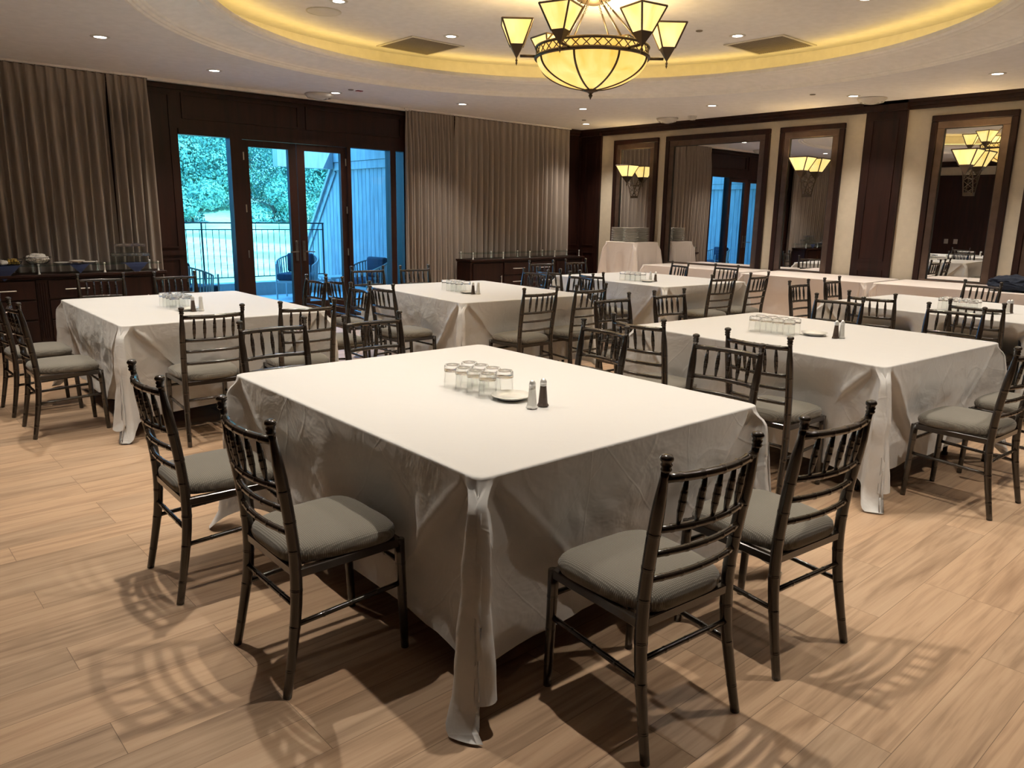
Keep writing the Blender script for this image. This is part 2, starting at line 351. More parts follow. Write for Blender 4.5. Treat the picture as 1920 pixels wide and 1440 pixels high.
# ceiling: soffit with round raised coffer
def ceiling():
    bm = bmesh.new(); N = 160; half = 7.6
    def ring(r, z): return [bm.verts.new((CX + r * cos(2 * pi * k / N), CY + r * sin(2 * pi * k / N), z)) for k in range(N)]
    outer = []
    for k in range(N):
        a = 2 * pi * k / N; dx, dy = cos(a), sin(a); s = half / max(abs(dx), abs(dy))
        outer.append(bm.verts.new((CX + dx * s, CY + dy * s, H1)))
    rr = [outer, ring(3.66, H1)]
    for a, b in zip(rr, rr[1:]):
        for k in range(N): bm.faces.new((a[k], b[k], b[(k + 1) % N], a[(k + 1) % N]))
    o = link_bm('ceiling', bm, M_plaster); struct(o)
    # moulded cream band
    bm = bmesh.new()
    prof = [(3.68, H1 + 0.002), (3.675, H1 - .018), (3.65, H1 - .024), (3.635, H1 - .012), (3.615, H1 - .014), (3.60, H1 + .004), (3.575, H1 + .004), (3.56, H1 + .018),
            (3.50, H1 + .035), (3.35, H1 + .062), (3.22, H1 + .075), (3.19, H1 + .068), (3.17, H1 + .078), (3.13, H1 + .08), (3.11, H1 + .095), (3.11, H1 + .13), (3.15, H1 + .14), (3.60, H1 + .14), (3.60, H2)]
    rr = [[bm.verts.new((CX + r * cos(2 * pi * k / N), CY + r * sin(2 * pi * k / N), z)) for k in range(N)] for r, z in prof]
    for a, b in zip(rr, rr[1:]):
        for k in range(N): bm.faces.new((a[k], b[k], b[(k + 1) % N], a[(k + 1) % N]))
    o = link_bm('trim_1', bm, M_trimp, smooth=False); struct(o)
    bm = bmesh.new(); v = [bm.verts.new((CX + 3.62 * cos(2 * pi * k / N), CY + 3.62 * sin(2 * pi * k / N), H2)) for k in range(N)]
    bm.faces.new(v[::-1]); o = link_bm('ceiling_raised', bm, M_plaster); struct(o)
    bm = bmesh.new()
    rr = [[bm.verts.new((CX + r * cos(2 * pi * k / N), CY + r * sin(2 * pi * k / N), z)) for k in range(N)] for r, z in ((3.26, H1 + .143), (3.26, H1 + .155), (3.34, H1 + .155), (3.34, H1 + .143))]
    for a, b in zip(rr, rr[1:]):
        for k in range(N): bm.faces.new((a[k], b[k], b[(k + 1) % N], a[(k + 1) % N]))
    o = link_bm('cove_light', bm, M_cove); tag(o, 'hidden warm yellow light strip running around the round ceiling cove', 'cove light')
ceiling()
struct(boxo('roof_sun_blocker', (X0 - .5, X1 + .5, Y0 - .5, Y1 + 2.4, 3.46, 3.6), M_dark))  # unseen slab added to block sun from the patio and sky from the room

# walls
struct(boxo('wall_east', (X1, X1 + .2, Y0 - .3, Y1 + .3, 0, 3.5), M_cream))
def multi(name, boxes, mat, parent=None, bev=0):
    bm = bmesh.new()
    for b in boxes: box(bm, *b)
    if bev: bevel(bm, bev)
    return link_bm(name, bm, mat, parent)
DX0, DX1, DZ = 3.50, 6.85, 2.50
wn = struct(multi('wall_north', [(X0 - .3, DX0, Y1, Y1 + .25, 0, 3.5), (DX1, X1 + .3, Y1, Y1 + .25, 0, 3.5), (DX0, DX1, Y1, Y1 + .25, DZ, 3.5)], M_wood))
ww = struct(boxo('wall_west', (X0 - .2, X0, Y0 - .3, Y1 + .3, 0, 3.5), M_cream))
boxo('wainscot', (X0, X0 + .03, Y0, Y1, 0, 2.66), M_wood, ww)
boxo('wainscot_cap', (X0, X0 + .05, Y0, Y1, 2.66, 2.70), M_wood, ww)
wsth = struct(boxo('wall_south', (X0 - .3, X1 + .3, Y0 - .2, Y0, 0, 3.5), M_cream))
boxo('wainscot', (X0 + .06, X1, Y0, Y0 + .03, 0, 2.66), M_wood, wsth)

def frame_rect(bm, axis, a0, a1, z0, z1, base, w, t, sgn):
    """moulded rectangular frame standing off a wall; axis 'x' = wall along X at y=base, 'y' = wall along Y at x=base"""
    for (p0, p1, q0, q1) in ((a0, a1, z1 - w, z1), (a0, a1, z0, z0 + w), (a0, a0 + w, z0 + w, z1 - w), (a1 - w, a1, z0 + w, z1 - w)):
        lo, hi = sorted((base, base + sgn * t))
        if axis == 'x': box(bm, p0, p1, lo, hi, q0, q1)
        else: box(bm, lo, hi, p0, p1, q0, q1)
bm = bmesh.new()
frame_rect(bm, 'x', 3.17, 3.42, 1.05, 2.90, Y1, .02, .015, -1)
frame_rect(bm, 'x', 3.17, 3.42, 0.12, 0.92, Y1, .02, .015, -1)
frame_rect(bm, 'x', 3.56, 5.12, 2.62, 2.92, Y1, .025, .018, -1)
frame_rect(bm, 'x', 5.22, 6.78, 2.62, 2.92, Y1, .025, .018, -1)
frame_rect(bm, 'x', 10.38, 10.72, 0.98, 2.88, Y1, .02, .015, -1)
frame_rect(bm, 'x', 10.38, 10.72, 0.12, 0.86, Y1, .02, .015, -1)
link_bm('panel_moulding', bm, M_wood, wn)
boxo('chair_rail', (3.14, 3.48, Y1 - .03, Y1, .96, 1.01), M_wood, wn)
# crown moulding on the east wall and the others
def crown(name, segs):
    bm = bmesh.new()
    for s in segs: box(bm, *s)
    return struct(link_bm(name, bm, M_wood))
crown('trim_2', [(X1 - .05, X1, Y0, Y1, 2.93, 2.97), (X1 - .08, X1, Y0, Y1, 2.97, 3.01), (X1 - .12, X1, Y0, Y1, 3.01, 3.05)])
crown('trim_3', [(X0, X1 - .13, Y1 - .04, Y1, 2.95, 3.0), (X0, 3.16, Y1 - .06, Y1, 3.0, 3.05), (6.9, X1 - .13, Y1 - .06, Y1, 3.0, 3.05)])
crown('trim_4', [(X0, X0 + .05, Y0, Y1 - .07, 2.91, 2.98), (X0, X0 + .09, Y0, Y1 - .07, 2.98, 3.05)])
struct(boxo('trim_5', (3.16, 6.90, Y1 - .10, Y1 - .001, 3.015, 3.05), M_trimp))
struct(multi('baseboard_east', [(X1 - .02, X1, Y0 + .04, Y1 - .5, 0, .14)], M_wood))
struct(multi('baseboard_north', [(X0 + .06, DX0 - .02, Y1 - .02, Y1, 0, .14), (DX1 + .02, X1 - .06, Y1 - .02, Y1, 0, .14)], M_wood))
# corner pilaster and middle pilaster on the east wall
def pilaster(n, y0, y1, d=.05, z1=3.0):
    bm = bmesh.new(); box(bm, X1 - d, X1, y0, y1, 0, 2.93); box(bm, X1 - d - .07, X1, y0 - .02, y1 + .02, 2.93, 3.05)
    frame_rect(bm, 'y', y0 + .09, y1 - .09, .98, 2.84, X1 - d, .02, .014, -1)
    frame_rect(bm, 'y', y0 + .09, y1 - .09, .12, .86, X1 - d, .02, .014, -1)
    return struct(link_bm('trim_%d' % n, bm, M_wood))
pilaster(6, 4.34, 4.87)
pilaster(7, 9.62, 10.08, .045)

# ---------------------------------------------------------------- wall mirrors and sconces
def mirror(y0, y1, label, z0=0.62, z1=2.83):
    t = thing('wall_mirror', label, 'mirror', (X1, (y0 + y1) / 2, z0), 0, 'framed wall mirrors')
    h = (y1 - y0) / 2; Hh = z1 - z0
    bm = bmesh.new(); frame_rect(bm, 'y', -h, h, 0, Hh, -.005, .075, .05, -1); bevel(bm, .006); link_bm('outer_frame', bm, M_wood, t)
    bm = bmesh.new(); frame_rect(bm, 'y', -h + .075, h - .075, .075, Hh - .075, -.005, .085, .035, -1); bevel(bm, .004); link_bm('inner_frame', bm, M_bframe, t)
    bm = bmesh.new(); frame_rect(bm, 'y', -h + .16, h - .16, .16, Hh - .16, -.005, .010, .022, -1); link_bm('fillet', bm, M_dark, t)
    boxo('mirror_glass', (-.012, -.004, -h + .165, h - .165, .165, Hh - .165), M_mirror, t)
    return t
mirror(8.34, 9.31, 'narrow framed mirror at the corner, behind the stacks of plates')
mirror(6.28, 8.18, 'wide framed mirror reflecting the curtain and the patio doors')
mirror(5.15, 6.12, 'narrow framed mirror with sconce, just left of the wooden pilaster')
mirror(3.06, 4.03, 'narrow framed mirror with sconce, just right of the wooden pilaster')
mirror(1.00, 2.90, 'framed mirror cut off by the right edge of the photo')

def shade(bm_frame, bm_glass, c, top, bot, zt, zb, ztip, rot=0, fin=.05):
    """square flared shade: glass panels, metal edges, pointed metal base, finial"""
    def P(s, k, z): 
        a = rot + pi / 4 + k * pi / 2; r = s / 2 * math.sqrt(2)
        return Vector((c[0] + r * cos(a), c[1] + r * sin(a), z))
    t = [P(top, k, zt) for k in range(4)]; b = [P(bot, k, zb) for k in range(4)]
    for k in range(4):
        k2 = (k + 1) % 4
        bm_glass.faces.new([bm_glass.verts.new(v) for v in (b[k], b[k2], t[k2], t[k])])
        tube(bm_frame, [b[k], t[k]], .008, 6); tube(bm_frame, [t[k], t[k2]], .008, 6)
    tip = Vector((c[0], c[1], ztip)); e = [P(bot + .012, k, zb + .008) for k in range(4)]; ev = [bm_frame.verts.new(v) for v in e]; tv = bm_frame.verts.new(tip)
    for k in range(4): bm_frame.faces.new((ev[(k + 1) % 4], ev[k], tv))
    bm_frame.faces.new(ev)
    lathe(bm_frame, [(0.003, ztip + .02), (.006, ztip), (.011, ztip - .012), (.006, ztip - .022), (.009, ztip - .032), (0, ztip - fin)], 8, (c[0], c[1], 0))
def lattice(bm, pts, w, r=.004, n=4):
    """curved lattice strip following pts (local x,z) with width w along y"""
    for s in (-1, 1): tube(bm, [Vector((p[0], s * w / 2, p[1])) for p in pts], .007, 6)
    m = len(pts) - 1
    def at(u):
        u = min(max(u, 0), 1) * m; i = min(int(u), m - 1); f = u - i
        return pts[i][0] * (1 - f) + pts[i + 1][0] * f, pts[i][1] * (1 - f) + pts[i + 1][1] * f
    for k in range(n):
        for s in (-1, 1):
            seg = []
            for q in range(5):
                x, z = at((k + q / 4) / n); seg.append(Vector((x, s * w / 2 * (1 - 2 * q / 4), z)))
            tube(bm, seg, r, 5)
def sconce(y, label):
    t = thing('wall_sconce', label, 'lamp', (X1 - .012, y, 1.85), 0, 'mirror sconces')
    bf = bmesh.new(); bg_ = bmesh.new(); shade(bf, bg_, (-.215, 0), .285, .125, .53, .345, .235)
    link_bm('shade_frame', bf, M_bronze, t); link_bm('shade_glass', bg_, M_glow2, t)
    bm = bmesh.new(); lattice(bm, [(-.02, .0), (-.05, .08), (-.085, .17), (-.125, .25), (-.175, .31)], .11); box(bm, -.03, -.0, -.06, .06, -.01, .03)
    tube(bm, [(-.175, 0, .31), (-.215, 0, .33)], .012, 6); tube(bm, [(-.001, 0, .2), (-.10, 0, .2)], .010, 6)
    link_bm('lattice_arm', bm, M_bronze, t)
    L = bpy.data.lights.new('sconce_bulb', 'POINT'); L.energy = 5; L.color = (1, .72, .38); L.shadow_soft_size = .04
    lo = bpy.data.objects.new('sconce_bulb', L); COL.objects.link(lo); lo.parent = t; lo.location = (-.215, 0, .50)
sconce(8.83, 'flared amber-glass sconce on the corner mirror, above the plates')
sconce(5.635, 'flared amber-glass sconce on the mirror left of the pilaster')
sconce(3.50, 'flared amber-glass sconce on the mirror right of the pilaster')

# ---------------------------------------------------------------- patio doors and side windows
def pane_unit(name, gx0, gx1, gz0, gz1):
    o = boxo(name, (gx0, gx1, Y1 + .045, Y1 + .053, gz0, gz1), M_pane); struct(o); return o
fr = struct(multi('trim_8', [(DX0, DX1, Y1 - .02, Y1 + .12, 2.43, 2.50), (4.14, 4.30, Y1 - .02, Y1 + .12, 0.03, 2.43), (5.84, 5.90, Y1 - .02, Y1 + .12, 0.03, 2.43),
      (6.57, 6.67, Y1 - .02, Y1 + .12, 0.03, 2.43), (6.81, DX1, Y1 - .02, Y1 + .12, .03, 2.43), (3.5, 4.14, Y1, Y1 + .1, 0.0, .14), (5.9, 6.57, Y1, Y1 + .1, 0.0, .14), (6.67, 6.81, Y1, Y1 + .1, 0.0, .14), (4.30, 5.84, Y1, Y1 + .1, 0, .03)], M_wood))
pane_unit('window_1', 3.5, 4.14, .14, 2.43); pane_unit('window_2', 5.90, 6.57, .14, 2.43); pane_unit('window_3', 6.67, 6.81, .14, 2.43)
def leaf(n, x0, x1, g0, g1, hx, sgn, hinge):
    d = struct(multi('door_%d' % n, [(x0, g0, Y1 + .01, Y1 + .075, .035, 2.425), (g1, x1, Y1 + .01, Y1 + .075, .035, 2.425), (g0, g1, Y1 + .01, Y1 + .075, .035, .26), (g0, g1, Y1 + .01, Y1 + .075, 2.34, 2.425)], M_wood))
    boxo('glass_pane', (g0, g1, Y1 + .038, Y1 + .046, .26, 2.34), M_pane, d)
    bm = bmesh.new(); box(bm, hx - .022, hx + .022, Y1 - .002, Y1 + .009, .84, 1.12); bevel(bm, .004); tube(bm, [(hx, Y1, .97), (hx, Y1 - .05, .97), (hx + sgn * .03, Y1 - .06, .97), (hx + sgn * .13, Y1 - .06, .965)], .008, 8)
    lathe(bm, [(0, 0), (.012, 0), (.012, .01), (0, .01)], 12, (hx, Y1 - .004, 1.08))
    link_bm('door_handle', bm, M_pewter, d)
    for z in (.3, .95, 1.55, 2.22): boxo('hinge', (hinge - .008, hinge + .008, Y1 - .008, Y1 + .008, z - .05, z + .05), M_steel, d)
leaf(1, 4.305, 5.065, 4.39, 4.95, 5.015, -1, 4.315)
leaf(2, 5.075, 5.835, 5.19, 5.75, 5.125, 1, 5.825)

# ---------------------------------------------------------------- curtains
def curtain(x0, x1, label, fold, seed, zb=0.03, yc=Y1 - .085, lean=0.0):
    rnd = random.Random(seed); bm = bmesh.new(); w = x1 - x0; nx = int(w / .008); rows = [0, .012, .03, .05, .08, .14, .22, .4, .7, 1.1, 1.6, 2.1, 2.6, 2.99 - zb + .0]
    ztop = 3.02; ph = [0]
    # irregular fold phase
    for i in range(nx):
        x = i / nx * w; f = fold * (1 + .35 * noise.noise(Vector((x * 2.3, seed, 0)))); ph.append(ph[-1] + 2 * pi * (w / nx) / f)
    grid = []
    for d in rows:
        z = ztop - d / rows[-1] * (ztop - zb); row = []
        dd = d
        for i in range(nx + 1):
            x = x0 + i / nx * w; p = ph[i]
            sharp = sstep(dd, .02, .5)
            s = sin(p); pin = max(0, cos(p)) ** 6
            amp = .015 + .034 * sharp + .012 * noise.noise(Vector((x * 3, dd * .4, seed)))
            s2 = math.copysign(abs(s) ** (.8), s)
            y = yc - amp * s2 - pin * .02 * (1 - sstep(dd, .05, .3)) - .010 * sharp * noise.noise(Vector((x * 9, dd * .6, seed + 5)))
            xx = x + .012 * sharp * sin(p * .5 + dd * 1.1 + seed) + lean * (dd / 3) * ((x - x0) / w)
            zz = z + (.012 * pin if d == 0 else 0)
            row.append(bm.verts.new((xx, min(y, Y1 - .03), zz)))
        grid.append(row)
    for a, b in zip(grid, grid[1:]):
        for i in range(nx): bm.faces.new((a[i], b[i], b[i + 1], a[i + 1]))
    o = link_bm('curtain', bm, M_curt, smooth=True)
    tag(o, label, 'curtain', 'floor length taupe curtains'); return o
curtain(-.55, 2.70, 'long taupe pleated curtain at the far left, behind the coffee sideboard', .098, 1)
curtain(2.712, 3.15, 'narrow taupe curtain beside the wood panel left of the doors', .085, 2)
curtain(6.80, 7.71, 'taupe curtain just right of the patio doors, hanging to the floor', .062, 3)
curtain(7.735, 10.34, 'wide taupe pleated curtain behind the empty right sideboard', .128, 4)
for x0, x1, lb in ((-.6, 3.16, 'slim ceiling curtain track over the left curtains'), (6.78, 10.36, 'slim ceiling curtain track over the right curtains')):
    tag(boxo('curtain_track', (x0, x1, Y1 - .12, Y1 - .065, 3.028, 3.049), M_trimp), lb, 'curtain track')

# ---------------------------------------------------------------- sideboards
def handle(x0, x1, z, y, parent, vert=False):
    bm = bmesh.new()
    if vert:
        tube(bm, [(x0, y - .028, z - .09), (x0, y - .028, z + .09)], .006, 8)
        for q in (-.07, .07): tube(bm, [(x0, y, z + q), (x0, y - .028, z + q)], .004, 6)
    else:
        tube(bm, [(x0, y - .028, z), (x1, y - .028, z)], .006, 8)
        for q in (x0 + .03, x1 - .03): tube(bm, [(q, y, z), (q, y - .028, z)], .004, 6)
    link_bm('handle', bm, M_chrome, parent)
def sideboard(xa, xb, label, cells, posts, fl):
    YF, YB = 9.57, 9.93
    t = thing('sideboard', label, 'sideboard', (0, 0, 0)); zt = .80
    body = boxo('cabinet', (xa, xb, YF + .02, YB, .0, .76), M_wood, t)
    bm = bmesh.new(); box(bm, xa - .03, xb + .03, YF - .03, YB, zt - .018, zt + .012); box(bm, xa - .015, xb + .015, YF - .012, YB, .765, zt - .02); bevel(bm, .004)
    link_bm('countertop', bm, M_wood, t)
    bm = bmesh.new(); box(bm, xa + .02, xb - .02, YF + .0, YF + .02, .0, .07); link_bm('plinth', bm, M_wood, t)
    for f in fl:
        bm = bmesh.new(); box(bm, f - .05, f + .05, YF + .004, YF + .019, .08, .755)
        for q in range(4): tube(bm, [(f - .033 + q * .022, YF + .004, .12), (f - .033 + q * .022, YF + .004, .72)], .007, 6)
        link_bm('fluted_post', bm, M_wood, t)
    for (a, b, kind) in cells:
        if kind == 'drawer':
            for z0, z1 in ((.55, .745), (.33, .53), (.085, .31)):
                d = boxo('drawer', (a, b, YF, YF + .019, z0, z1), M_wood, t, .003); c = (a + b) / 2; handle(c - .12, c + .12, (z0 + z1) / 2 + .0, YF, d)
        else:
            d = boxo('door', (a, b, YF, YF + .019, .085, .745), M_wood, t, .003); handle(b - .05 if kind == 'doorR' else a + .05, 0, .45, YF, d, True)
    for px in posts:
        for py in (YF + .02, YB - .03):
            bm = bmesh.new(); lathe(bm, [(.014, 0), (.014, .012), (.008, .018), (.008, .09), (.012, .098), (.012, .11), (0, .114)], 10, (px, py, zt + .012)); link_bm('shelf_post', bm, M_chrome, t, True)
    bm = bmesh.new(); box(bm, xa + .02, xb - .02, YF - .01, YB - .005, zt + .098, zt + .108)
    link_bm('glass_shelf', bm, M_shelf, t)
    return t
sideboard(-.10, 3.03, 'dark wood sideboard on the left holding baskets, plates and tumblers', [(.05, .55, 'drawer'), (.58, 1.06, 'drawer'), (1.10, 1.69, 'drawer'), (1.82, 2.37, 'drawer'), (2.40, 2.88, 'doorR')], (.2, .95, 1.75, 2.4, 2.98), (1.755, 2.95))
sideboard(7.72, 10.30, 'empty dark wood sideboard with glass shelf under the right curtain', [(7.77, 8.40, 'doorR'), (8.43, 9.02, 'drawer'), (9.05, 9.64, 'drawer'), (9.67, 10.24, 'doorL')], (7.78, 8.42, 9.02, 9.62, 10.24), ())
SHZ = .80 + .012 + .096 + .002  # glass shelf top
SHZ = .908

# ---------------------------------------------------------------- tableware makers
def make_tumbler():
    bm = bmesh.new()
    lathe(bm, [(0, .080), (.026, .080), (.0325, .073), (.0372, .001), (.0385, 0), (.0395, .001), (.0392, .012), (.0374, .074), (.0368, .098), (.034, .104), (.022, .105), (.018, .102), (0, .101)], 24)
    o = link_bm('tumbler', bm, M_tumwall, smooth=True); o.data.materials.append(M_tumbler)
    for p in o.data.polygons:
        if p.center.z > .074: p.material_index = 1
    return o
TUMB = make_tumbler(); TUMB_USED = [False]
def tumbler(x, y, z, label, group):
    o = TUMB if not TUMB_USED[0] else TUMB.copy()
    if TUMB_USED[0]: COL.objects.link(o)
    TUMB_USED[0] = True; o.location = (x, y, z); tag(o, label, 'glass', group); return o
def make_plate(r):
    bm = bmesh.new(); lathe(bm, [(0, .004), (r * .55, .003), (r * .60, .0), (r * .66, .003), (r * .97, .016), (r, .018), (r * .985, .020), (r * .66, .0075), (r * .6, .006), (0, .0065)], 32)
    me = link_bm('plate', bm, M_china, smooth=True); return me
PLATES = {}
def plate(x, y, z, r, label, group=None):
    if r not in PLATES: PLATES[r] = make_plate(r); o = PLATES[r]
    else: o = PLATES[r].copy(); COL.objects.link(o)
    o.location = (x, y, z); tag(o, label, 'plate', group); return o
SHK = {}
def shaker(kind, x, y, z, label, group):
    if kind not in SHK:
        t = thing('salt_shaker' if kind == 'salt' else 'pepper_shaker', label, 'shaker', (x, y, z), 0, group); SHK[kind] = t
        bm = bmesh.new(); lathe(bm, [(0, 0), (.023, 0), (.0235, .004), (.019, .012), (.013, .078), (.0125, .084), (0, .085)], 8); link_bm('body', bm, M_salt if kind == 'salt' else M_pepper, t)
        bm = bmesh.new(); lathe(bm, [(0, -.0005), (.0245, -.0005), (.0252, .004), (.0205, .013), (.0143, .079), (.0138, .086), (0, .0865)], 8); link_bm('glass_jacket', bm, M_jack, t)
        bm = bmesh.new(); lathe(bm, [(.0135, .084), (.0142, .088), (.0125, .091), (.0138, .094), (.0125, .104), (.0085, .112), (.0035, .115), (0, .116)], 14); link_bm('cap', bm, M_chrome, t, True)
        return t
    t = copy_thing(SHK[kind], (x, y, z)); t['label'] = label; t['group'] = group; return t

# ---------------------------------------------------------------- table linen
def corner_path(d, prm, seed):
    """2D path around a table corner in corner frame; interior is (+,+). d = 0 top .. 1 hem"""
    W = .05 + prm['W'] * d; s = sstep(d, 0, .12); L1 = .015 + prm['L1'] * d ** .8; L2 = .015 + prm['L2'] * d ** .8
    if d > .9: L1 += prm['L1'] * prm['x1'] * 20 * (d - .9); L2 += prm['L2'] * prm['x2'] * 25 * (d - .9)
    f1, f2 = prm['f']; dp = .038 * s * prm.get('step', 1)
    d1 = Vector((-sin(f1), -cos(f1))); p1 = Vector((-d1.y, d1.x))
    d2 = Vector((-cos(f2), -sin(f2))); p2 = Vector((-d2.y, d2.x))
    k = .018 + prm.get('k1', .03) * d; k2 = .018 + prm.get('k2', .03) * d
    V = Vector
    A = [V((W + .05, 0)), V((W + .005, -.004 * s)), V((W - .010, dp * .7)), V((W - .06 * min(1, W * 4), dp)), V((W * .5 + .03, dp * .8)), V((.10 * min(1, .4 + d), dp * .2)),
         d1 * L1 * .45 - p1 * -k * .9, d1 * L1 * .9 + p1 * k * .75, d1 * L1, d1 * L1 * .88 - p1 * k * .7, d1 * L1 * .4 - p1 * k * .4,
         V((-.012 - .02 * d, -.012 - .02 * d)),
         d2 * L2 * .4 + p2 * k2 * .4, d2 * L2 * .9 + p2 * k2 * .8, d2 * L2, d2 * L2 * .88 - p2 * k2 * .85, d2 * L2 * .45 - p2 * k2 * .9,
         V((dp * .2, .10 * min(1, .4 + d))), V((dp * .8, W * .5 + .03)), V((dp, W - .06 * min(1, W * 4))), V((dp * .7, W - .010)), V((-.004 * s, W + .005)), V((0, W + .05))]
    path = crom(A, 4)
    n = len(path); w0 = .05 + .05; r = .045; out = []
    for i, p in enumerate(path):
        u = i / (n - 1)
        # rounded corner path at the top edge
        if u < .42: q = V((r + (w0 - r) * (1 - u / .42), 0))
        elif u > .58: q = V((0, r + (w0 - r) * (u - .58) / .42))
        else:
            a = (u - .42) / .16 * pi / 2; q = V((r - r * sin(a), r - r * cos(a)))
        out.append(q.lerp(p, s))
    return out
def corner_drop(u, prm):
    """extra drop (fraction) around corner; u 0..1 along the corner path"""
    g = lambda c, w: math.exp(-((u - c) / w) ** 2)
    return prm['x1'] * g(8 / 22, .09) + prm['x2'] * g(14 / 22, .09) + prm['xm'] * (sstep(u, .05, .25) - sstep(u, .75, .95))
DEF = dict(W=.60, L1=.24, L2=.20, f=(rad(18), rad(30)), x1=.12, x2=.035, xm=.02)
def tablecloth(name, cx, cy, rot, sx, sy, label, seed, mat=None, ztop=.766, drop=.615, prm=DEF, flare=0.0, wav=.012, corners=None, cat='tablecloth', group='white tablecloths on the dining tables', xmax=None, chairs=()):
    mat = mat or M_cloth; bm = bmesh.new(); rows = 34; hx, hy = sx / 2, sy / 2; rnd = random.Random(seed)
    cs = [((-hx, -hy), (1, 0), (0, 1)), ((hx, -hy), (0, 1), (-1, 0)), ((hx, hy), (-1, 0), (0, -1)), ((-hx, hy), (0, -1), (1, 0))]
    prs = corners or [prm] * 4
    nside = 46
    def row(d):
        pts = []; dr = []; ks = []
        cp = []
        for i in range(4):
            (ox, oy), e1, e2 = cs[i]
            # path goes side B(prev) end -> corner -> side A; here order: e2 side first (reverse)
            P = corner_path(d, prs[i], seed)[::-1]
            cp.append([(ox + p.x * e1[0] + p.y * e2[0], oy + p.x * e1[1] + p.y * e2[1], corner_drop(1 - k / (len(P) - 1), prs[i])) for k, p in enumerate(P)])
        for i in range(4):
            for p in cp[i]: pts.append((p[0], p[1])); dr.append(p[2])
            a = cp[i][-1]; b = cp[(i + 1) % 4][0]
            for k in range(1, nside):
                t = k / nside; pts.append((a[0] * (1 - t) + b[0] * t, a[1] * (1 - t) + b[1] * t)); dr.append(0)
        return pts, dr
    ds = [0, .006, .018, .035, .06, .09] + [.12 + (.88) * i / (rows - 6) for i in range(rows - 5)]
    grid = []
    for d in ds:
        pts, dr = row(d); R = []
        for i, (x, y) in enumerate(pts):
            inward = 0
            cxx = max(-hx, min(hx, x)); cyy = max(-hy, min(hy, y))
            # outward direction
            ex = x / hx; ey = y / hy
            n2 = Vector((0, 0))
            if abs(ex) > abs(ey): n2 = Vector((math.copysign(1, ex), 0))
            else: n2 = Vector((0, math.copysign(1, ey)))
            s = sstep(d, .02, .4)
            wv = noise.noise(Vector((x * 2.2, y * 2.2, seed * 7.3 + d * .6))) * wav * 1.6 + noise.noise(Vector((x * 6, y * 6, seed + d * 3.5))) * wav * 1.1 + noise.noise(Vector((x * 15, y * 15, d * 10 + seed))) * wav * .5
            off = s * wv - .020 * sstep(d, .25, .6) * (1 if flare == 0 else 0) + flare * d
            if flare: off += s * .03 * sin((x * n2.y + y * n2.x) * 22 + seed) * d
            z = ztop - (.002 + (d - 0) * drop) * (1) - d * dr[i] * 1.0
            if d < .02: z = ztop - (0.0 if d == 0 else d * .5)
            if z < .006: 
                z = .006 + .004 * (1 + noise.noise(Vector((x * 12, y * 12, 3))))
            px, py = x + n2.x * off, y + n2.y * off
            if xmax is not None: px = min(px, xmax - cx)
            if z < .72:
                wpt = Matrix.Rotation(rad(rot), 2) @ Vector((px, py)) + Vector((cx, cy))
                for (cl, cyaw) in chairs:
                    q = Matrix.Rotation(-cyaw, 2) @ (wpt - cl)
                    if abs(q.x) < .33 and -.25 < q.y < .238:
                        wgt = (1 - sstep(abs(q.x), .225, .33)) * (1 - sstep(z, .50, .72)); q.y += (.238 - q.y) * wgt
                        wpt = Matrix.Rotation(cyaw, 2) @ q + cl
                lp = Matrix.Rotation(-rad(rot), 2) @ (wpt - Vector((cx, cy))); px, py = lp.x, lp.y
            if d == 0: px *= (hx - .006) / hx; py *= (hy - .006) / hy
            R.append(bm.verts.new((px, py, z)))
        grid.append(R)
    n = len(grid[0])
    for a, b in zip(grid, grid[1:]):
        for i in range(n): bm.faces.new((a[i], b[i], b[(i + 1) % n], a[(i + 1) % n]))
    prev = grid[0]
    for sc in (.985, .93, .84, .72, .58, .43, .28, .13):
        R = []
        for v in grid[0]:
            x, y = v.co.x * sc, v.co.y * sc
            R.append(bm.verts.new((x, y, ztop + .0016 * noise.noise(Vector((x * 3, y * 3, seed))) + .0015 * noise.noise(Vector((x * 9, y * 2, seed + 3))))))
        for i in range(n): bm.faces.new((R[i], prev[i], prev[(i + 1) % n], R[(i + 1) % n]))
        prev = R
    bm.faces.new(prev)
    o = link_bm(name, bm, mat, smooth=True, loc=(cx, cy, 0), rotz=rad(rot))
    tag(o, label, cat, group); return o
def under_table(cx, cy, rot, sx, sy, label, h=.745, group='folding banquet tables under the cloths', inset=.16):
    t = thing('banquet_table', label, 'table', (cx, cy, 0), rad(rot), group)
    hx, hy = sx / 2 - .012, sy / 2 - .012
    boxo('table_top', (-hx, hx, -hy, hy, h - .025, h + .012), M_ply, t, .004)
    bm = bmesh.new(); box(bm, -hx + .28, hx - .28, -hy + .28, hy - .28, h - .06, h - .026); link_bm('apron', bm, M_black, t)
    for a in (-1, 1):
        for b in (-1, 1):
            x, y = a * (hx - inset), b * (hy - inset); bm = bmesh.new()
            tube(bm, [(x, y, 0), (x, y, h - .06)], .014, 8); tube(bm, [(x, y, .12), (x - a * .18, y, h - .1)], .007, 6)
            tube(bm, [(x, y, 0), (x, y, .02)], .02, 8); link_bm('leg', bm, M_black, t)
    return t
CD1 = dict(W=.58, L1=.115, L2=.12, f=(rad(22), rad(34)), x1=.03, x2=.14, xm=.02, k1=.035, k2=.06)
CD2 = dict(W=.58, L1=.13, L2=.11, f=(rad(26), rad(26)), x1=.13, x2=.05, xm=.02, k1=.055, k2=.04)
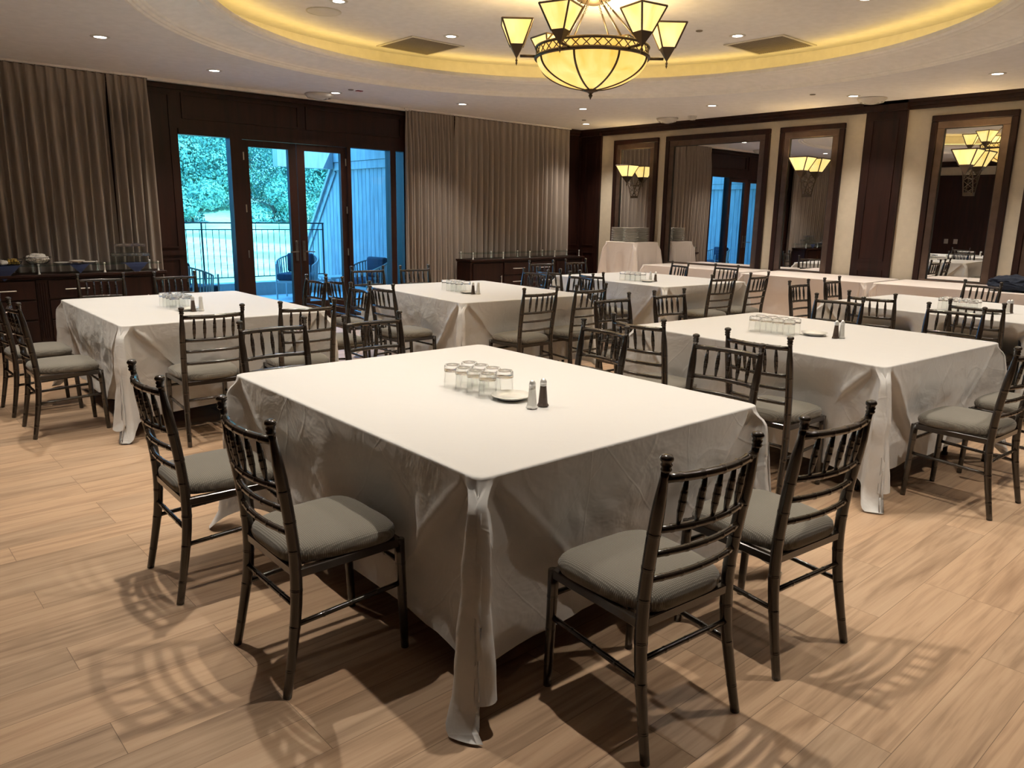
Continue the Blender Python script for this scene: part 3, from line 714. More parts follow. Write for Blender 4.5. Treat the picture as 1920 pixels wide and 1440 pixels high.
TABS = {'T1': (2.107, 2.545, -1.3, 1.485, 1.87), 'T2': (2.18, 6.34, -1.5, 1.485, 1.90), 'T3': (4.93, 6.06, -5.5, 1.485, 1.86),
        'T4': (7.74, 6.05, -4.5, 1.485, 1.88), 'T5': (4.92, 2.47, -4.2, 1.485, 1.83), 'T6': (7.64, 2.44, -5.0, 1.485, 1.83)}
TN = {'T1': 'the nearest dining table', 'T2': 'the dining table by the left sideboard', 'T3': 'the middle dining table in front of the right curtain',
      'T4': 'the dining table at the back near the plate stacks', 'T5': 'the dining table right of the nearest one', 'T6': 'the far right dining table'}
TNs = {'T1': 'nearest table', 'T2': 'left sideboard table', 'T3': 'middle back table', 'T4': 'back table near the plates', 'T5': 'table right of the nearest', 'T6': 'far right table'}
CH = {  # table, facing, midpoint of the two finials, extra yaw, position word
 'c1': ('T1', '+X', .93, 2.28, -1), 'c2': ('T1', '+X', .885, 3.11, -2), 'c3': ('T1', '+Y', 1.76, 1.115, -5), 'c4': ('T1', '+Y', 2.425, 1.08, -6),
 'c5': ('T1', '-Y', 1.89, 4.15, -1), 'c6': ('T1', '-Y', 2.49, 4.05, -2), 'c7': ('T1', '-X', 3.37, 2.93, -8), 'c8': ('T1', '-X', 3.41, 2.13, 0),
 'c9': ('T2', '+Y', 1.85, 4.95, -3), 'c10': ('T2', '+Y', 2.5, 4.91, -8), 'c11': ('T2', '+X', .92, 5.98, -1), 'c12': ('T2', '+X', .91, 6.70, 1),
 'c13': ('T2', '-Y', 1.97, 8.05, -8), 'c14': ('T2', '-Y', 2.63, 7.98, -6), 'c15': ('T2', '-X', 3.55, 6.78, 0), 'c17': ('T2', '-X', 3.45, 5.80, -6),
 'c16': ('T3', '+X', 3.72, 6.74, -5), 'c18': ('T3', '+X', 3.68, 5.83, 0), 'c19': ('T3', '-Y', 4.72, 7.76, -10), 'c20': ('T3', '-Y', 5.29, 7.63, -5),
 'c21': ('T3', '+Y', 4.59, 4.73, -1), 'c22': ('T3', '+Y', 5.2, 4.70, -2), 'c23': ('T3', '-X', 6.16, 6.44, 2), 'c24': ('T3', '-X', 6.20, 5.76, -6),
 'c25': ('T4', '+X', 6.42, 6.49, 0), 'c26': ('T4', '+X', 6.44, 5.83, -5), 'c27': ('T4', '-Y', 7.45, 7.68, -12), 'c28': ('T4', '-Y', 8.14, 7.68, -5),
 'c33': ('T4', '+Y', 7.44, 4.76, -8), 'c34': ('T4', '+Y', 8.10, 4.71, 0), 'c35': ('T4', '-X', 8.92, 6.42, -20), 'c36': ('T4', '-X', 9.08, 5.78, -8),
 'c29': ('T5', '-Y', 4.70, 4.02, -4), 'c30': ('T5', '-Y', 5.40, 3.98, -4), 'c31': ('T5', '+X', 3.75, 2.99, 2), 'c32': ('T5', '+X', 3.75, 2.16, -2),
 'c37': ('T5', '-X', 6.23, 2.88, 3), 'c38': ('T5', '-X', 6.27, 2.01, -2), 'c39': ('T5', '+Y', 4.58, 1.09, -3), 'c40': ('T5', '+Y', 5.26, 1.02, -3),
 'c41': ('T6', '-Y', 7.43, 3.87, 0), 'c42': ('T6', '-Y', 8.17, 3.88, 3), 'c43': ('T6', '+X', 6.75, 2.84, 4), 'c44': ('T6', '+X', 6.75, 2.02, -1), 'c45': ('T6', '-X', 9.12, 2.70, -15)}
FACE = {'+Y': 0, '+X': -90, '-Y': 180, '-X': 90}
SIDE = {'+X': 'left side', '-X': 'right side', '+Y': 'camera side', '-Y': 'far side'}
CHPOS = {}
for k, (tb, fc, mx, my, dy) in CH.items():
    yaw = rad(FACE[fc] + dy); lo = Vector((mx, my)) - Matrix.Rotation(yaw, 2) @ Vector((0, -.2335)); CHPOS[k] = (lo, yaw)
for i, (k, (cx, cy, r, sx, sy)) in enumerate(TABS.items()):
    tablecloth('tablecloth', cx, cy, r, sx, sy, 'wrinkled white cloth draped over ' + TN[k], 11 + i, corners=[CD1 if (i + q) % 2 == 0 else CD2 for q in range(4)], chairs=[CHPOS[c] for c in CH if CH[c][0] == k])
    under_table(cx, cy, r, sx, sy, 'folding table under the cloth of the ' + TNs[k])

# ---------------------------------------------------------------- chairs
def ringed(pts, r, rings, taper=None, rw=.0035, rh=1.14):
    """insert raised ring bands at given fractions along a polyline; returns points, radii"""
    P = [Vector(p) for p in pts]; L = [0]
    for a, b in zip(P, P[1:]): L.append(L[-1] + (b - a).length)
    T = L[-1]
    def at(s):
        s = min(max(s, 0), T)
        for i in range(len(P) - 1):
            if s <= L[i + 1] or i == len(P) - 2:
                f = (s - L[i]) / max(1e-9, L[i + 1] - L[i]); return P[i].lerp(P[i + 1], f)
    st = [(l, 1.0) for l in L]
    for f in rings:
        c = f * T
        st += [(c - rw * 1.9 - .004, 1.0), (c - rw * 1.9, 1.0), (c - rw, rh), (c, rh * .94), (c + rw, rh), (c + rw * 1.9, 1.0), (c + rw * 1.9 + .004, 1.0)]
    st.sort(key=lambda q: q[0]); pts2, rad2 = [], []
    last = -1
    for s, m in st:
        if s < 0 or s > T or s - last < 1e-4: continue
        last = s; pts2.append(at(s)); u = s / T; rad2.append(r * m * (taper(u) if taper else 1))
    return pts2, rad2
def make_chair():
    t = thing('banquet_chair', 'x', 'chair')
    # rear posts
    for s in (-1, 1):
        path = crom([Vector(p) for p in ((s * .204, -.232, 0), (s * .197, -.205, .14), (s * .190, -.180, .30), (s * .187, -.176, .46), (s * .189, -.192, .62), (s * .192, -.217, .78), (s * .193, -.232, .882))], 3)
        pts, rr = ringed(path, .0182, (.10, .26, .40, .55, .66, .78), lambda u: (.80 + .27 * sstep(u, 0, .45)) * (1 - .42 * sstep(u, .84, 1)), rh=1.06, rw=.0025)
        bm = bmesh.new(); tube(bm, pts, rr, 12)
        lathe(bm, [(.0125, .874), (.016, .880), (.0125, .886), (.0165, .893), (.013, .899), (.0185, .906), (.019, .911), (.015, .918), (.006, .9215), (0, .922)], 12, (s * .193, -.2335, 0))
        link_bm('leg', bm, M_frame, t, True)
        path = crom([Vector(p) for p in ((s * .190, .222, 0), (s * .190, .214, .2), (s * .190, .205, .42))], 3)
        pts, rr = ringed(path, .0180, (.22, .5, .78), lambda u: .78 + .26 * u, rh=1.06, rw=.0025)
        bm = bmesh.new(); tube(bm, pts, rr, 12); link_bm('leg', bm, M_frame, t, True)
    # rails
    def rail(z, y, r, name, bow=.035, rings=(.12, .3, .5, .7, .88)):
        path = [Vector((-.186 + .372 * k / 10, y - bow * (1 - ((k - 5) / 5) ** 2), z)) for k in range(11)]
        pts, rr = ringed(path, r * 1.12, rings, rh=1.12, rw=.0025); bm = bmesh.new(); tube(bm, pts, rr, 9); link_bm(name, bm, M_frame, t, True)
    def yb(z):  # post y at z
        return -.176 - .056 * max(0, (z - .46) / .42) ** 1.05
    rail(.852, yb(.852), .0120, 'top_rail'); rail(.700, yb(.70), .0105, 'back_rail'); rail(.625, yb(.625), .0095, 'back_rail', .028); rail(.545, yb(.545), .0095, 'back_rail', .024)
    for k in range(5):
        x = -.124 + .062 * k; bw = .035 * (1 - (x / .186) ** 2)
        pts, rr = ringed([(x, yb(.852) - bw, .846), (x, yb(.70) - bw, .706)], .0098, (.3, .5, .7), lambda u: .55 + .55 * sin(pi * u), rh=1.10, rw=.0025)
        bm = bmesh.new(); tube(bm, pts, rr, 8); link_bm('spindle', bm, M_frame, t, True)
    # stretchers
    def bar(a, b, r=.0085, rings=(.25, .5, .75)):
        pts, rr = ringed([a, b], r * 1.1, rings, rh=1.13, rw=.0025); bm = bmesh.new(); tube(bm, pts, rr, 8); link_bm('stretcher', bm, M_frame, t, True)
    for s in (-1, 1): bar((s * .192, -.19, .235), (s * .190, .212, .255))
    bar((-.19, -.184, .30), (.19, -.184, .30)); bar((-.19, .208, .335), (.19, .208, .335))
    # seat frame
    bm = bmesh.new(); zz0, zz1 = .395, .425
    box(bm, -.178, .178, -.186, -.162, zz0, zz1); box(bm, -.185, .185, .185, .212, zz0, zz1); box(bm, -.203, -.180, -.17, .205, zz0, zz1); box(bm, .180, .203, -.17, .205, zz0, zz1)
    bevel(bm, .003); link_bm('seat_frame', bm, M_frame, t)
    # cushion: superellipse rings
    bm = bmesh.new(); N = 48
    def ring(sc, z, e=5.0):
        R = []
        for k in range(N):
            a = 2 * pi * k / N; c, s = cos(a), sin(a); q = (abs(c) ** e + abs(s) ** e) ** (-1 / e)
            y = s * q * .203 * sc + .012; x = c * q * (.200 + .012 * (y / .2)) * sc
            if s < -.2 and abs(c) > .35: x *= 1 - .05 * min(1, (-s - .2) * 2)
            R.append(bm.verts.new((x, y, z)))
        return R
    prof = [(.93, .424), (.985, .428), (1.01, .440), (1.015, .452), (.995, .466), (.95, .476), (.86, .4835), (.72, .488), (.5, .4915), (.25, .493)]
    rr = [ring(a, z, 5 if a > .9 else 4) for a, z in prof]
    for a, b in zip(rr, rr[1:]):
        for k in range(N): bm.faces.new((a[k], a[(k + 1) % N], b[(k + 1) % N], b[k]))
    bm.faces.new(rr[0][::-1]); bm.faces.new(rr[-1]); link_bm('seat', bm, M_seat, t, True)
    return t
proto = make_chair(); first = True
sides = {}
for k, v in CH.items(): sides.setdefault((v[0], v[1]), []).append(k)
for k, (tb, fc, mx, my, dy) in CH.items():
    lo, yaw = CHPOS[k]
    if first: o = proto; o.location = (lo.x, lo.y, 0); o.rotation_euler = (0, 0, yaw); first = False
    else: o = copy_thing(proto, (lo.x, lo.y, 0), yaw)
    mates = sides[(tb, fc)]
    if len(mates) == 2:
        other = CH[mates[0] if mates[1] == k else mates[1]]
        if fc in ('+Y', '-Y'): w = 'left one' if mx < other[2] else 'right one'
        else: w = 'nearer one' if my < other[3] else 'farther one'
    else: w = 'only one there'
    o['label'] = 'dark chair, %s of the %s, %s' % (SIDE[fc], TNs[tb], w); o['group'] = 'chairs around the dining tables'

# ---------------------------------------------------------------- things on the dining tables
ordw = ['leftmost', 'second', 'third', 'rightmost']
def setting(tb, gx, gy, plx, ply, pe, sa, ang=0.0, dx=.080, dr=.095):
    g = 'upside-down tumblers on the ' + TNs[tb]
    zt = .7685
    ux, uy = cos(rad(ang)), sin(rad(ang)); vx, vy = -uy, ux
    for r_ in range(2):
        for c in range(4):
            x = gx + (c - 1.5) * dx * ux + (r_ - .5) * dr * vx; y = gy + (c - 1.5) * dx * uy + (r_ - .5) * dr * vy
            tumbler(x, y, zt, 'upside-down tumbler on the %s, %s row, %s' % (TNs[tb], 'back' if r_ else 'front', ordw[c]), g)
    plate(plx, ply, zt, .085, 'small white side plate beside the tumblers on the ' + TNs[tb], 'side plates on the dining tables')
    shaker('pepper', pe[0], pe[1], zt, 'glass pepper shaker with chrome cap on the ' + TNs[tb], 'pepper shakers')
    shaker('salt', sa[0], sa[1], zt, 'glass salt shaker with chrome cap on the ' + TNs[tb], 'salt shakers')
SETTINGS = {'T1': (2.065, 2.507, 2.081, 2.308, (2.098, 2.135), (2.04, 2.138), -90),
 'T2': (2.045, 6.23, 2.05, 5.99, (2.06, 5.90), (2.12, 5.90), -90),
 'T3': (4.70, 6.06, 4.67, 5.83, (4.65, 5.73), (4.70, 5.715), -93),
 'T4': (7.27, 5.91, 7.30, 5.71, (7.44, 5.70), (7.42, 5.76), -93),
 'T5': (4.75, 2.62, 4.88, 2.40, (4.87, 2.25), (4.91, 2.23), -84),
 'T6': (7.34, 2.33, 7.34, 2.08, (7.50, 1.98), (7.45, 1.99), -90)}
for k, v in SETTINGS.items(): setting(k, *v)

# ---------------------------------------------------------------- buffet tables along the mirror wall
BUF = dict(W=.10, L1=.03, L2=.03, f=(rad(20), rad(25)), x1=.0, x2=.0, xm=.0, step=.3)
for (x0, x1, y0, y1, lb, sd) in ((9.95, 10.72, 6.05, 7.92, 'blush white cloth on the buffet table beside the plate table', 31),
                                 (9.67, 10.72, 4.17, 5.93, 'blush white cloth on the buffet table below the pilaster-side mirror', 32),
                                 (9.69, 10.72, 2.28, 4.09, 'blush white cloth on the buffet table holding the dark jacket', 33)):
    tablecloth('tablecloth', (x0 + x1) / 2, (y0 + y1) / 2, 0, x1 - x0, y1 - y0, lb, sd, mat=M_cloth2, drop=.735, prm=BUF, wav=.012, group='cloths on the buffet tables', xmax=10.735)
    under_table((x0 + x1) / 2, (y0 + y1) / 2, 0, x1 - x0, y1 - y0, lb.replace('blush white cloth on the', 'folding table under the cloth of the'), group='buffet tables', inset=.1)
PL = dict(W=.08, L1=.09, L2=.09, f=(rad(30), rad(30)), x1=.0, x2=.0, xm=.0, step=.3)
tablecloth('tablecloth', 10.30, 8.43, 0, .62, .66, 'flared blush white cloth on the tall plate table in the corner', 41, mat=M_cloth2, ztop=1.11, drop=1.07, prm=PL, flare=.075, wav=.01, group='cloths on the buffet tables', xmax=10.735)
under_table(10.30, 8.43, 0, .62, .66, 'tall square table under the flared cloth, holding plate stacks', h=1.09, group='buffet tables', inset=.1)
ordn = ['topmost', 'second from top', 'third from top', 'fourth from top', 'fifth from top', 'sixth from top', 'seventh from top', 'eighth from top', 'ninth from top', 'tenth from top', 'eleventh from top', 'twelfth from top', 'bottom']
for (x, y, nm) in ((10.20, 8.63, 'left'), (10.15, 8.33, 'front'), (10.44, 8.36, 'right')):
    n = 11
    for k in range(n):
        plate(x, y, 1.1135 + k * .0210, .138, 'white dinner plate in the %s stack by the corner mirror, %s' % (nm, ordn[n - 1 - k]), 'stacked dinner plates')
# dark jacket
def jacket():
    bm = bmesh.new(); bmesh.ops.create_icosphere(bm, subdivisions=5, radius=1)
    for v in bm.verts:
        c = v.co; e = 3.2; q = (abs(c.x) ** e + abs(c.y) ** e + abs(c.z) ** e) ** (-1 / e); p = c * q
        f = 1 + .10 * noise.noise(p * 2.1) + .07 * noise.noise(p * 5) + .05 * abs(noise.noise(p * 9))
        v.co = Vector((p.x * .20 * f, p.y * .26 * f, max(-.0, (p.z * .5 + .5)) * .155 * (1 + .25 * noise.noise(p * 3)) + .003))
    o = link_bm('jacket', bm, M_jacket, smooth=True, loc=(9.98, 2.62, .7705)); tag(o, 'dark navy jacket heaped on the buffet table at the right edge', 'jacket')
jacket()

# ---------------------------------------------------------------- things on the left sideboard
def napkin(x, y, s, label, z, lenf):
    """square navy napkin laid diagonally, front corner hanging over the shelf edge"""
    bm = bmesh.new(); YF = 9.56; n = 14
    def f(u, v):  # u,v in -1..1 diamond coords
        px = x + (u + v) * s / 2; py = y + (v - u) * s / 2; zz = z
        if py < YF - .004:
            over = YF - .004 - py; py = YF - .006 - .01 * sstep(over, 0, .05); zz = z - over
        return (px, py, zz + .0015)
    g = [[bm.verts.new(f(-1 + 2 * i / n, -1 + 2 * j / n)) for j in range(n + 1)] for i in range(n + 1)]
    for i in range(n):
        for j in range(n): bm.faces.new((g[i][j], g[i + 1][j], g[i + 1][j + 1], g[i][j + 1]))
    o = link_bm('napkin', bm, M_navy); tag(o, label, 'napkin', 'navy napkins on the sideboard')
napkin(2.73, 9.60, .17, 'navy napkin under the stacked tumblers, front corner hanging down', SHZ, 1)
napkin(2.14, 9.63, .17, 'navy napkin under the small plates, front corner hanging down', SHZ, 1)
napkin(1.42, 9.62, .22, 'navy napkin under the snack basket at the left end', SHZ, 1)
napkin(.80, 9.63, .19, 'navy napkin at the far left end of the sideboard', SHZ, 1)
z0 = SHZ + .004
for r_ in range(3):
    for c in range(5):
        tumbler(2.555 + c * .078, 9.62 + r_ * .08, z0, 'tumbler on the left sideboard, lower tier, %s row, place %s from left' % (['front', 'middle', 'back'][r_], ['one', 'two', 'three', 'four', 'five'][c]), 'tumblers stacked on the sideboard')
tray = boxo('tray', (2.52, 2.90, 9.585, 9.815, z0 + .1055, z0 + .1085), M_shelf); tag(tray, 'clear tray between the two tiers of sideboard tumblers', 'tray')
for r_ in range(2):
    for c in range(4):
        tumbler(2.60 + c * .078, 9.65 + r_ * .08, z0 + .109, 'tumbler on the left sideboard, upper tier, %s row, %s' % (['front', 'back'][r_], ordw[c]), 'tumblers stacked on the sideboard')
plate(2.00, 9.69, z0, .085, 'small white plate right beside the wire basket on the sideboard', 'small plates on the sideboard')
plate(2.13, 9.60, z0 + .021, .08, 'small white plate in front of the others on the sideboard', 'small plates on the sideboard')
plate(2.26, 9.70, z0, .085, 'rightmost small white plate on the sideboard', 'small plates on the sideboard')
def basket(x, y, z, R, hgt, label, napk):
    t = thing('wire_basket', label, 'basket', (x, y, z)); bm = bmesh.new(); N = 20
    for f in (0, .5, 1):
        r = R * (.55 + .45 * f ** .6); tube(bm, [(r * cos(2 * pi * k / N), r * sin(2 * pi * k / N) * .8, .004 + f * hgt) for k in range(N + 1)], .0022, 5)
    for k in range(N):
        a = 2 * pi * k / N; tube(bm, [(R * (.55 + .45 * f ** .6) * cos(a), R * (.55 + .45 * f ** .6) * sin(a) * .8, .004 + f * hgt) for f in (0, .25, .5, .75, 1)], .0015, 4)
    link_bm('wire_bowl', bm, M_black, t)
    return t
t = basket(1.77, 9.70, z0, .135, .075, 'black wire basket filled with folded white napkins', True)
bm = bmesh.new(); bmesh.ops.create_icosphere(bm, subdivisions=4, radius=1)
for v in bm.verts:
    p = v.co.copy(); f = 1 + .22 * noise.noise(p * 2.6) + .12 * noise.noise(p * 6)
    v.co = Vector((p.x * .105 * f, p.y * .08 * f, .062 + p.z * .055 * (f if p.z > 0 else 1)))
o = link_bm('napkin_bundle', bm, M_napkin); o.location = (1.77, 9.70, z0); tag(o, 'crumpled white paper napkins in the wire basket', 'napkins')
t = basket(1.535, 9.68, z0, .10, .06, 'small wire basket of gold wrapped sweets', False)
gi = 0
for k in range(12):
    bm = bmesh.new(); bmesh.ops.create_icosphere(bm, subdivisions=2, radius=.019)
    for v in bm.verts: v.co *= 1 + .3 * noise.noise(v.co * 60 + Vector((k, 0, 0)))
    a = k * 2.4; r = .012 + .045 * ((k % 6) / 6)
    o = link_bm('wrapped_sweet', bm, M_gold); o.location = (1.535 + r * cos(a), 9.68 + r * .8 * sin(a), z0 + .026 + .024 * (k // 6)); tag(o, 'gold wrapped sweet heaped in the small wire basket', 'sweet', 'gold wrapped sweets')
for k, (x, y, s) in enumerate(((1.36, 9.66, .045), (1.42, 9.70, .04), (1.30, 9.68, .04), (1.44, 9.63, .035))):
    bm = bmesh.new(); bmesh.ops.create_icosphere(bm, subdivisions=3, radius=s)
    for v in bm.verts: v.co = Vector((v.co.x * 1.2, v.co.y, v.co.z * .85)) * (1 + .35 * noise.noise(v.co * 40 + Vector((k * 3, 0, 0))))
    o = link_bm('snack_packet', bm, [M_napkin, M_steel, M_red, M_napkin][k]); o.location = (x, y, z0 + s * .9)
    tag(o, ['white crinkled snack packet nearest the gold sweets, larger', 'silver foil snack packet behind the white one', 'red snack packet at the left frame edge', 'small white snack packet in front'][k], 'snack packet')

# ---------------------------------------------------------------- ceiling fixtures
def make_down():
    t = thing('downlight', 'x', 'ceiling light')
    bm = bmesh.new(); lathe(bm, [(.052, -.004), (.058, -.007), (.082, -.005), (.085, 0.0)], 28); link_bm('trim_ring', bm, M_vent, t, True)
    bm = bmesh.new(); lathe(bm, [(0, -.003), (.030, -.003), (.052, -.0035)], 24); link_bm('lens', bm, M_lens, t)
    L = bpy.data.lights.new('downlight_lamp', 'SPOT'); L.energy = SPOT_W; L.color = WARM; L.spot_size = rad(102); L.spot_blend = 1.0; L.shadow_soft_size = .022
    lo = bpy.data.objects.new('downlight_lamp', L); COL.objects.link(lo); lo.parent = t; lo.location = (0, 0, -.02)
    return t
dn = make_down(); fst = True
RL = ['round soffit downlight at the upper left, above the left curtain', 'round soffit downlight above the first door panel', 'round soffit downlight beside the red ceiling indicator', 'round soffit downlight above the start of the right curtain',
      'round soffit downlight above the right curtain, nearer the chandelier', 'round soffit downlight tucked in the far room corner', 'round soffit downlight right of the corner smoke detector', 'round soffit downlight beside the diffuser over the pilaster', 'round soffit downlight nearest the right frame edge',
      'downlight above the left side of the nearest table', 'downlight above the camera side of the nearest table', 'downlight above the left table, outside the frame', 'downlight above the left curtain, outside the frame',
      'downlight outside the frame, south of the nearest table', 'downlight outside the frame near the south wall', 'downlight outside the frame toward the south east', 'downlight outside the frame in the south east corner']
for i, (x, y) in enumerate(RING):
    o = dn if fst else copy_thing(dn, (x, y, H1)); o.location = (x, y, H1); fst = False; o['label'] = RL[i]; o['group'] = 'soffit downlights'
for i, (x, y) in enumerate(INNER):
    o = copy_thing(dn, (x, y, H2)); o['group'] = 'downlights in the raised ceiling'
    o['label'] = ['downlight in the raised ceiling beside the right grille', 'downlight in the raised ceiling hidden behind the chandelier bowl', 'downlight in the raised ceiling beside the left grille', 'downlight in the raised ceiling above the round speaker'][i] if i < 4 else 'downlight in the raised ceiling out of frame, %s of the unseen ones' % ['first', 'second', 'third', 'fourth', 'fifth'][i - 4]
def diffuser(x, y, label, R=.19):
    t = thing('ceiling_diffuser', label, 'vent', (x, y, H1), 0, 'round air diffusers')
    for k, (r0, z0_, r1, z1_) in enumerate(((R, -.004, R * .80, -.055), (R * .74, -.02, R * .55, -.066), (R * .48, -.035, 0.0, -.075))):
        bm = bmesh.new(); prof = [(r0, z0_), (r0 * .99, z0_ - .008), (max(r1, 0.0), z1_), (max(r1 - .012, 0), z1_ + .004), (r0 * .96, z0_)] if r1 > 0 else [(r0, z0_), (r0 * .9, z0_ - .02), (r0 * .5, z1_), (0, z1_)]
        lathe(bm, prof, 36); link_bm('cone', bm, M_vent, t, True)
    bm = bmesh.new(); lathe(bm, [(0, -.003), (R * .9, -.003), (R * .95, -.001)], 36); link_bm('throat', bm, M_dark, t)
diffuser(5.24, 9.72, 'round ceiling air diffuser above the patio doors'); diffuser(10.28, 7.82, 'round ceiling air diffuser next to the smoke detector', .17); diffuser(10.30, 4.62, 'round ceiling air diffuser above the wooden pilaster', .18)
diffuser(0.2, 7.2, 'round ceiling air diffuser on the left, outside the frame')
bm = bmesh.new(); lathe(bm, [(.07, 0), (.07, -.012), (.062, -.016), (.058, -.045), (.045, -.058), (0, -.062)], 28); o = link_bm('smoke_detector', bm, M_vent, smooth=True, loc=(10.30, 7.36, H1)); tag(o, 'white smoke detector right of the corner diffuser', 'smoke detector')
for (x, y, z, lb) in ((5.34, 9.07, H1, 'small ceiling sprinkler cap beside the red indicator'), (9.59, 8.97, H1, 'small ceiling sprinkler cap near the far corner'), (9.52, 5.02, H1, 'small ceiling sprinkler cap left of the pilaster diffuser'), (7.05, 5.02, H2, 'small sprinkler cap in the raised ceiling right of the chandelier')):
    bm = bmesh.new(); lathe(bm, [(.035, 0), (.035, -.006), (.03, -.009), (0, -.009)], 20); o = link_bm('sprinkler_cap', bm, M_grille, loc=(x, y, z)); tag(o, lb, 'sprinkler', 'sprinkler caps')
o = boxo('ceiling_indicator', (5.42, 5.50, 9.04, 9.10, H1 - .008, H1 - .0005), M_red); tag(o, 'small dark red indicator plate on the ceiling before the doors', 'indicator')
bm = bmesh.new(); lathe(bm, [(.165, -.001), (.165, -.008), (.150, -.010)], 40); t = thing('ceiling_speaker', 'round white ceiling speaker in the raised ceiling at upper left', 'speaker', (3.92, 7.12, H2)); link_bm('rim', bm, M_vent, t, True)
bm = bmesh.new(); lathe(bm, [(.150, -.009), (.08, -.010), (0, -.010)], 40); link_bm('mesh_cover', bm, M_vent, t)
for (x, y, lb) in ((5.46, 7.71, 'square return air grille left of the chandelier'), (8.13, 4.84, 'square return air grille right of the chandelier')):
    t = thing('air_grille', lb, 'vent', (x, y, H2), 0, 'square grilles'); bm = bmesh.new()
    for (a, b, c, d) in ((-.36, .36, .33, .36), (-.36, .36, -.36, -.33), (-.36, -.33, -.33, .33), (.33, .36, -.33, .33)): box(bm, a, b, c, d, -.012, -.001)
    link_bm('frame', bm, M_vent, t); bm = bmesh.new(); box(bm, -.33, .33, -.33, .33, -.004, -.002)
    for k in range(26): box(bm, -.33, .33, -.325 + k * .0255, -.313 + k * .0255, -.008, -.004)
    link_bm('grille', bm, M_grille, t)
# outlets on the west wall, seen in the mirror
for y, lb in ((7.37, 'grey wall plate on the far dark wall seen in the mirror, left'), (7.60, 'grey wall plate on the far dark wall seen in the mirror, right')):
    o = boxo('wall_plate', (X0 + .03, X0 + .038, y - .05, y + .05, .96, 1.08), M_outlet, None, .003); tag(o, lb, 'outlet', 'wall plates')

